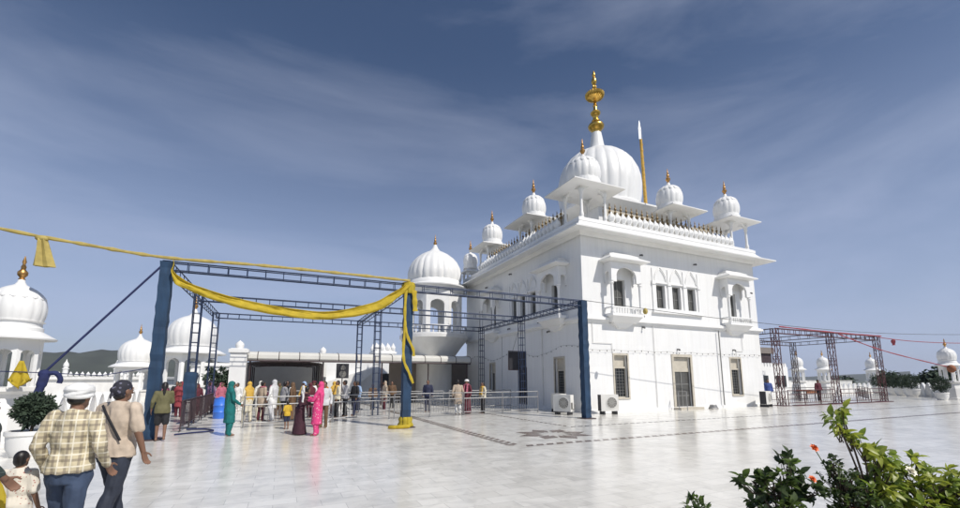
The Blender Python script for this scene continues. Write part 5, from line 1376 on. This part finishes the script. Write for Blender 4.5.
        for sg in (-1, 1): g_.capsule((sg*.06, LN(1.45)-.02, 1.47), (sg*.15, LN(1.38)-.02, 1.38), .075, .09)
        loft(g_, [(0, LN(1.0)-.10, .86, .15, .055), (0, LN(1.1)-.10, 1.1, .17, .06), (0, LN(1.3)-.085, 1.3, .19, .075), (0, LN(1.42)-.05, 1.43, .15, .085), (0, LN(1.5)-.03, 1.52, .09, .085)])
        remeshed(g_, 'veil', CM[hcol], min(vox, .014), t, 3, .010, sd_)
        g_ = MB(); g_.ell((0, .0, .055), (.078, .085, .07), 14, 9); put('hair', M['hair'])
    if scarf:
        g_ = MB(); g_.tube([( .10*math.cos(a*PI/10), LN(1.44) + .085*math.sin(a*PI/10), 1.46) for a in range(21)], .035, n=8)
        for sg in (-1, 1): g_.capsule((sg*.09, LN(1.44)+.07, 1.44), (sg*.10, LN(1.1)+.15, 1.05), .05, .05)
        remeshed(g_, 'scarf', CM[scarf], min(vox, .014), t, 3, .01, sd_)
    return t
PN = .0085      # fine detail for those nearest
# walking away at the left front
CAMYAW = -24.9
p_plaid = person('stout man in cream plaid shirt, jeans and white turban walking away at the lower left', -1.73, 5.32, -18, 1.66, 'plaid', 'denim', ('turban', 'white'),
    arms={-1: ((-.245, -.08, 1.13), (-.25, .08, .90)), 1: ((.27, -.06, 1.13), (.25, .12, .93))}, fat=1.0, top_len=.90, sleeve=.97, vox=PN, stride=.25)
p_cap = person('man in tan short sleeved shirt and dark jeans with a dark printed head cloth', -1.66, 6.28, -30, 1.70, 'tan', 'ddenim', ('patka', 'print'),
    arms={-1: ((-.27, .02, 1.14), (-.22, .20, .98)), 1: ((.275, -.02, 1.13), (.29, .06, .90))}, fat=1.05, top_len=.86, sleeve=.42, vox=PN, stride=.45, turn=-8)
person('small child with short black hair in a white floral shirt, at the lower left corner', -2.15, 5.53, -15, 1.05, 'floral', 'grey', ('hair', None), fat=1.05, top_len=.80, sleeve=.45, vox=PN, child=True, stride=.1)
person('person in dark green check shirt at the left edge beside the child', -2.235, 4.98, -40, 1.60, 'greencheck', 'black', ('hair', None), arms={1: ((.27, -.05, 1.15), (.22, .12, .97))}, top_len=.75, sleeve=.75, vox=PN, stride=.1)
bag = thing('cloth_bag', 'yellow cloth bag hanging beside the person at the left edge', 'bag', (-2.165, 5.16, .50)); bag.scale = (.8, .8, .9)
mb = MB(); mb.lathe([(.02, 0), (.11, .02), (.13, .12), (.12, .26), (.08, .36), (.05, .40)], n=20, flute=.15, nf=7); mb.xf(Matrix.Diagonal((1, .55, 1, 1))); mb.build('sack', M['yellow'], bag, smooth=True)
mb = MB(); mb.tube([(.05*math.cos(a*PI/8), 0, .39+.16*math.sin(a*PI/8)) for a in range(9)], .010, n=6); mb.build('strap', M['yellow'], bag)
# strap across the man's back
st_ = MB(); st_.tube(interp([(-.12, -.10, 1.43), (.02, -.155, 1.30), (.17, -.13, 1.05)], 6), .014, n=6, sy=.4); st_.build('bag_strap', CM['black'], p_cap, smooth=True)

# by the left post and in the open yard
person('woman with black hair, olive top and bare legs by the left post', -3.05, 15.25, 10, 1.66, 'olive', 'black', ('longhair', None), bottom_kind='shorts', top_len=.80, sleeve=.6, arms={1: ((.22, .08, 1.12), (.06, .2, 1.1))}, stride=.15)
person('woman in teal suit and teal veil standing alone near the railing', -1.40, 15.75, -75, 1.68, 'teal', 'teal', ('veil', 'teal'), bottom_kind='salwar', top_len=.40, arms={1: ((.23, .05, 1.13), (.14, .25, .98))})
person('woman in bright pink dotted suit holding a baby', 1.10, 14.60, 75, 1.66, 'pinkdots', 'pinkdots', ('veil', 'pink'), bottom_kind='salwar', top_len=.36, arms={-1: ((-.23, .10, 1.12), (-.06, .27, 1.12)), 1: ((.22, .12, 1.14), (.05, .30, 1.20))}, lean=-.08)
person('baby in white clothes carried by the woman in pink', .66, 14.68, -80, .62, 'white', 'white', ('hair', None), top_len=.7, child=True, z0=1.02, vox=.03)
person('woman in long dark maroon dress stooping beside the woman in pink', .62, 15.05, -60, 1.50, 'darkmaroon', 'darkmaroon', ('hair', None), bottom_kind='skirt', top_len=.75, lean=.35, arms={1: ((.2, .22, 1.10), (.1, .42, 1.05)), -1: ((-.2, .2, 1.1), (-.08, .4, 1.08))})
person('small child in yellow top and dark shorts standing in the yard', .28, 17.0, 30, .98, 'yellow', 'navy', ('hair', None), bottom_kind='shorts', child=True, top_len=.8, sleeve=.5)
person('man in pale grey shirt and brown trousers behind the woman in pink', 1.50, 16.9, 160, 1.66, 'lightgrey', 'brown', ('hair', None), top_len=.82)
# the queue behind the railing
Q = 'people queueing behind the railings'
queue = [
 ('woman in cream suit with mustard scarf over her head, left in the queue', -1.19, 20.5, 40, 1.66, 'cream', 'cream', ('veil', 'mustard'), 'salwar', .45),
 ('man in beige kurta third from the left of the queue', -.70, 20.8, -50, 1.68, 'beige', 'maroon', ('hair', None), 'trousers', .6),
 ('person in white shirt with pale grey head scarf in the queue', -.27, 20.3, 60, 1.74, 'white', 'lightgrey', ('veil', 'lightgrey'), 'salwar', .55),
 ('person in grey shirt queueing before the dark tunnel', .16, 21.4, -70, 1.66, 'grey', 'black', ('hair', None), 'trousers', .82),
 ('woman in dark brown dress and brown veil in the queue', .52, 21.0, 70, 1.62, 'brown', 'brown', ('veil', 'brown'), 'skirt', .5),
 ('person in maroon with a pale blue head cloth, behind the stooping woman', .93, 20.9, 80, 1.66, 'maroon', 'black', ('patka', 'lblue'), 'trousers', .6),
 ('woman in dark maroon veil partly hidden by the woman in pink', 1.30, 21.6, 20, 1.60, 'maroon', 'darkmaroon', ('veil', 'maroon'), 'salwar', .5),
 ('woman in golden orange suit and veil right of the woman in pink', 1.84, 21.1, 35, 1.66, 'orange', 'white', ('veil', 'orange'), 'salwar', .5),
 ('man in cream shirt and black trousers under the loudspeaker', 2.40, 20.9, 100, 1.70, 'cream', 'black', ('hair', None), 'trousers', .84),
 ('man in dark grey shirt just right of the man in cream', 2.85, 21.4, 60, 1.72, 'grey', 'black', ('hair', None), 'trousers', .84),
 ('man in black jacket at the right end of the queue', 3.35, 22.0, 120, 1.68, 'black', 'navy', ('hair', None), 'trousers', .82)]
for lb, x, y, fc, h, tp, bt, hd, bk_, tl in queue: person(lb, x, y, fc, h, tp, bt, hd, bottom_kind=bk_, top_len=tl, vox=.019, group=Q, turn=35*math.sin(x*9), lean=.06*math.sin(x*5), headtilt=6*math.sin(x*13), stride=.22*math.sin(x*4), scarf=('white', None, 'rose', None, 'mustard')[int(abs(x)*10) % 5], arms={1: ((.23, .10, 1.12), (.12, .28, 1.08+.12*math.sin(x*6)))} if math.sin(x*11) > -.2 else None)
seats = [
 ('woman in dark maroon shawl at the far left of the back crowd', -5.44, 27.0, 150, 'maroon', 'rose', 'veil'), ('woman in pink red shawl behind the left post', -4.91, 24.4, 170, 'rose', 'maroon', 'veil'),
 ('man in black jacket behind the left post', -5.1, 28.2, 200, 'black', 'navy', 'hair'), ('woman in red suit beside the wrapped blue leg', -4.36, 24.9, 190, 'red', 'maroon', 'veil'),
 ('woman in dusty rose veil in the back crowd', -4.68, 27.6, 170, 'rose', 'beige', 'veil'), ('man in white shirt in the back crowd', -3.98, 26.4, 160, 'offwhite', 'brown', 'hair'),
 ('woman in maroon suit in the middle of the back crowd', -3.72, 25.2, 190, 'maroon', 'maroon', 'veil'), ('woman in dark purple shawl in the back crowd', -3.4, 27.2, 150, 'purple', 'black', 'veil'),
 ('man in brown kurta in the back crowd', -3.05, 29.0, 180, 'brown', 'white', 'turban'), ('woman in pale pink near the blue drum', -2.75, 25.9, 210, 'rose', 'white', 'veil'),
 ('person in white by the pier', -2.15, 27.6, 160, 'white', 'white', 'hair')]
for lb, x, y, fc, tp, bt, hk in seats: person(lb, x, y, fc, 1.62 + .06*math.sin(x*7), tp, bt, (hk, tp if hk != 'hair' else None), bottom_kind='salwar', top_len=.5, vox=.024, group='crowd behind the left barriers', turn=40*math.sin(x*9), lean=.07*math.sin(x*5), stride=.2*math.sin(x*4))
more = [
 ('woman in pale cream veil at the back of the queue, before the tunnel', -.85, 22.9, 30, 'offwhite', 'cream', 'veil'), ('man in black shirt deep in the tunnel mouth', .35, 24.6, 150, 'black', 'grey', 'hair'),
 ('woman in olive green veil behind the grey shirted person', -.05, 23.6, 200, 'olive', 'brown', 'veil'), ('man in white shirt and maroon turban behind the pink woman', 1.55, 23.4, 170, 'white', 'brown', 'turban'),
 ('woman in mustard shawl behind the man in cream', 2.55, 23.6, 40, 'mustard', 'maroon', 'veil'), ('man in light blue shirt at the rear right of the queue', 3.85, 24.2, 120, 'lblue', 'navy', 'hair'),
 ('woman in beige suit near the truss leg at the rear', 5.5, 25.0, 100, 'beige', 'maroon', 'veil'), ('man in brown shirt under the roof, left of the navy suit', 6.35, 26.8, 160, 'brown', 'black', 'hair')]
for lb, x, y, fc, tp, bt, hk in more: person(lb, x, y, fc, 1.64 + .05*math.sin(x*5), tp, bt, (hk, 'maroon' if hk == 'turban' else tp), bottom_kind='salwar' if hk == 'veil' else 'trousers', top_len=.5 if hk == 'veil' else .82, vox=.026, group=Q)
# right of the middle post
person('man in dark navy suit standing alone inside the railings', 7.40, 22.8, 150, 1.72, 'navy', 'navy', ('hair', None), top_len=.82, vox=.02)
person('man in long beige kurta and white trousers, back turned, at the railing', 8.20, 20.35, -20, 1.72, 'beige', 'white', ('hair', None), top_len=.52, vox=.017, lean=.1)
person('bearded elder in maroon robe and white turban facing the man in beige', 8.86, 20.75, 120, 1.74, 'maroon', 'maroon', ('turban', 'white'), bottom_kind='skirt', top_len=.45, vox=.02, scarf='rose')
person('person in cream shirt and black trousers at the right end of the railing group', 9.72, 20.6, 95, 1.60, 'cream', 'black', ('hair', None), vox=.02, scarf='mustard')
person('person in brown sitting low behind the inner railing right of the frame leg', 4.9, 25.4, 180, 1.5, 'brown', 'black', ('hair', None), vox=.026)
person('person in dull red farther back under the shelter roof', 4.1, 26.2, 170, 1.56, 'red', 'black', ('hair', None), vox=.026)
# far right
person('man in dark blue shirt by the foot of the red frame', 31.7, 19.3, 140, 1.72, 'blue', 'navy', ('hair', None), vox=.026)
person('person in red top standing inside the red frame', 39.3, 20.0, 160, 1.68, 'maroon', 'black', ('hair', None), vox=.026)
#PART4
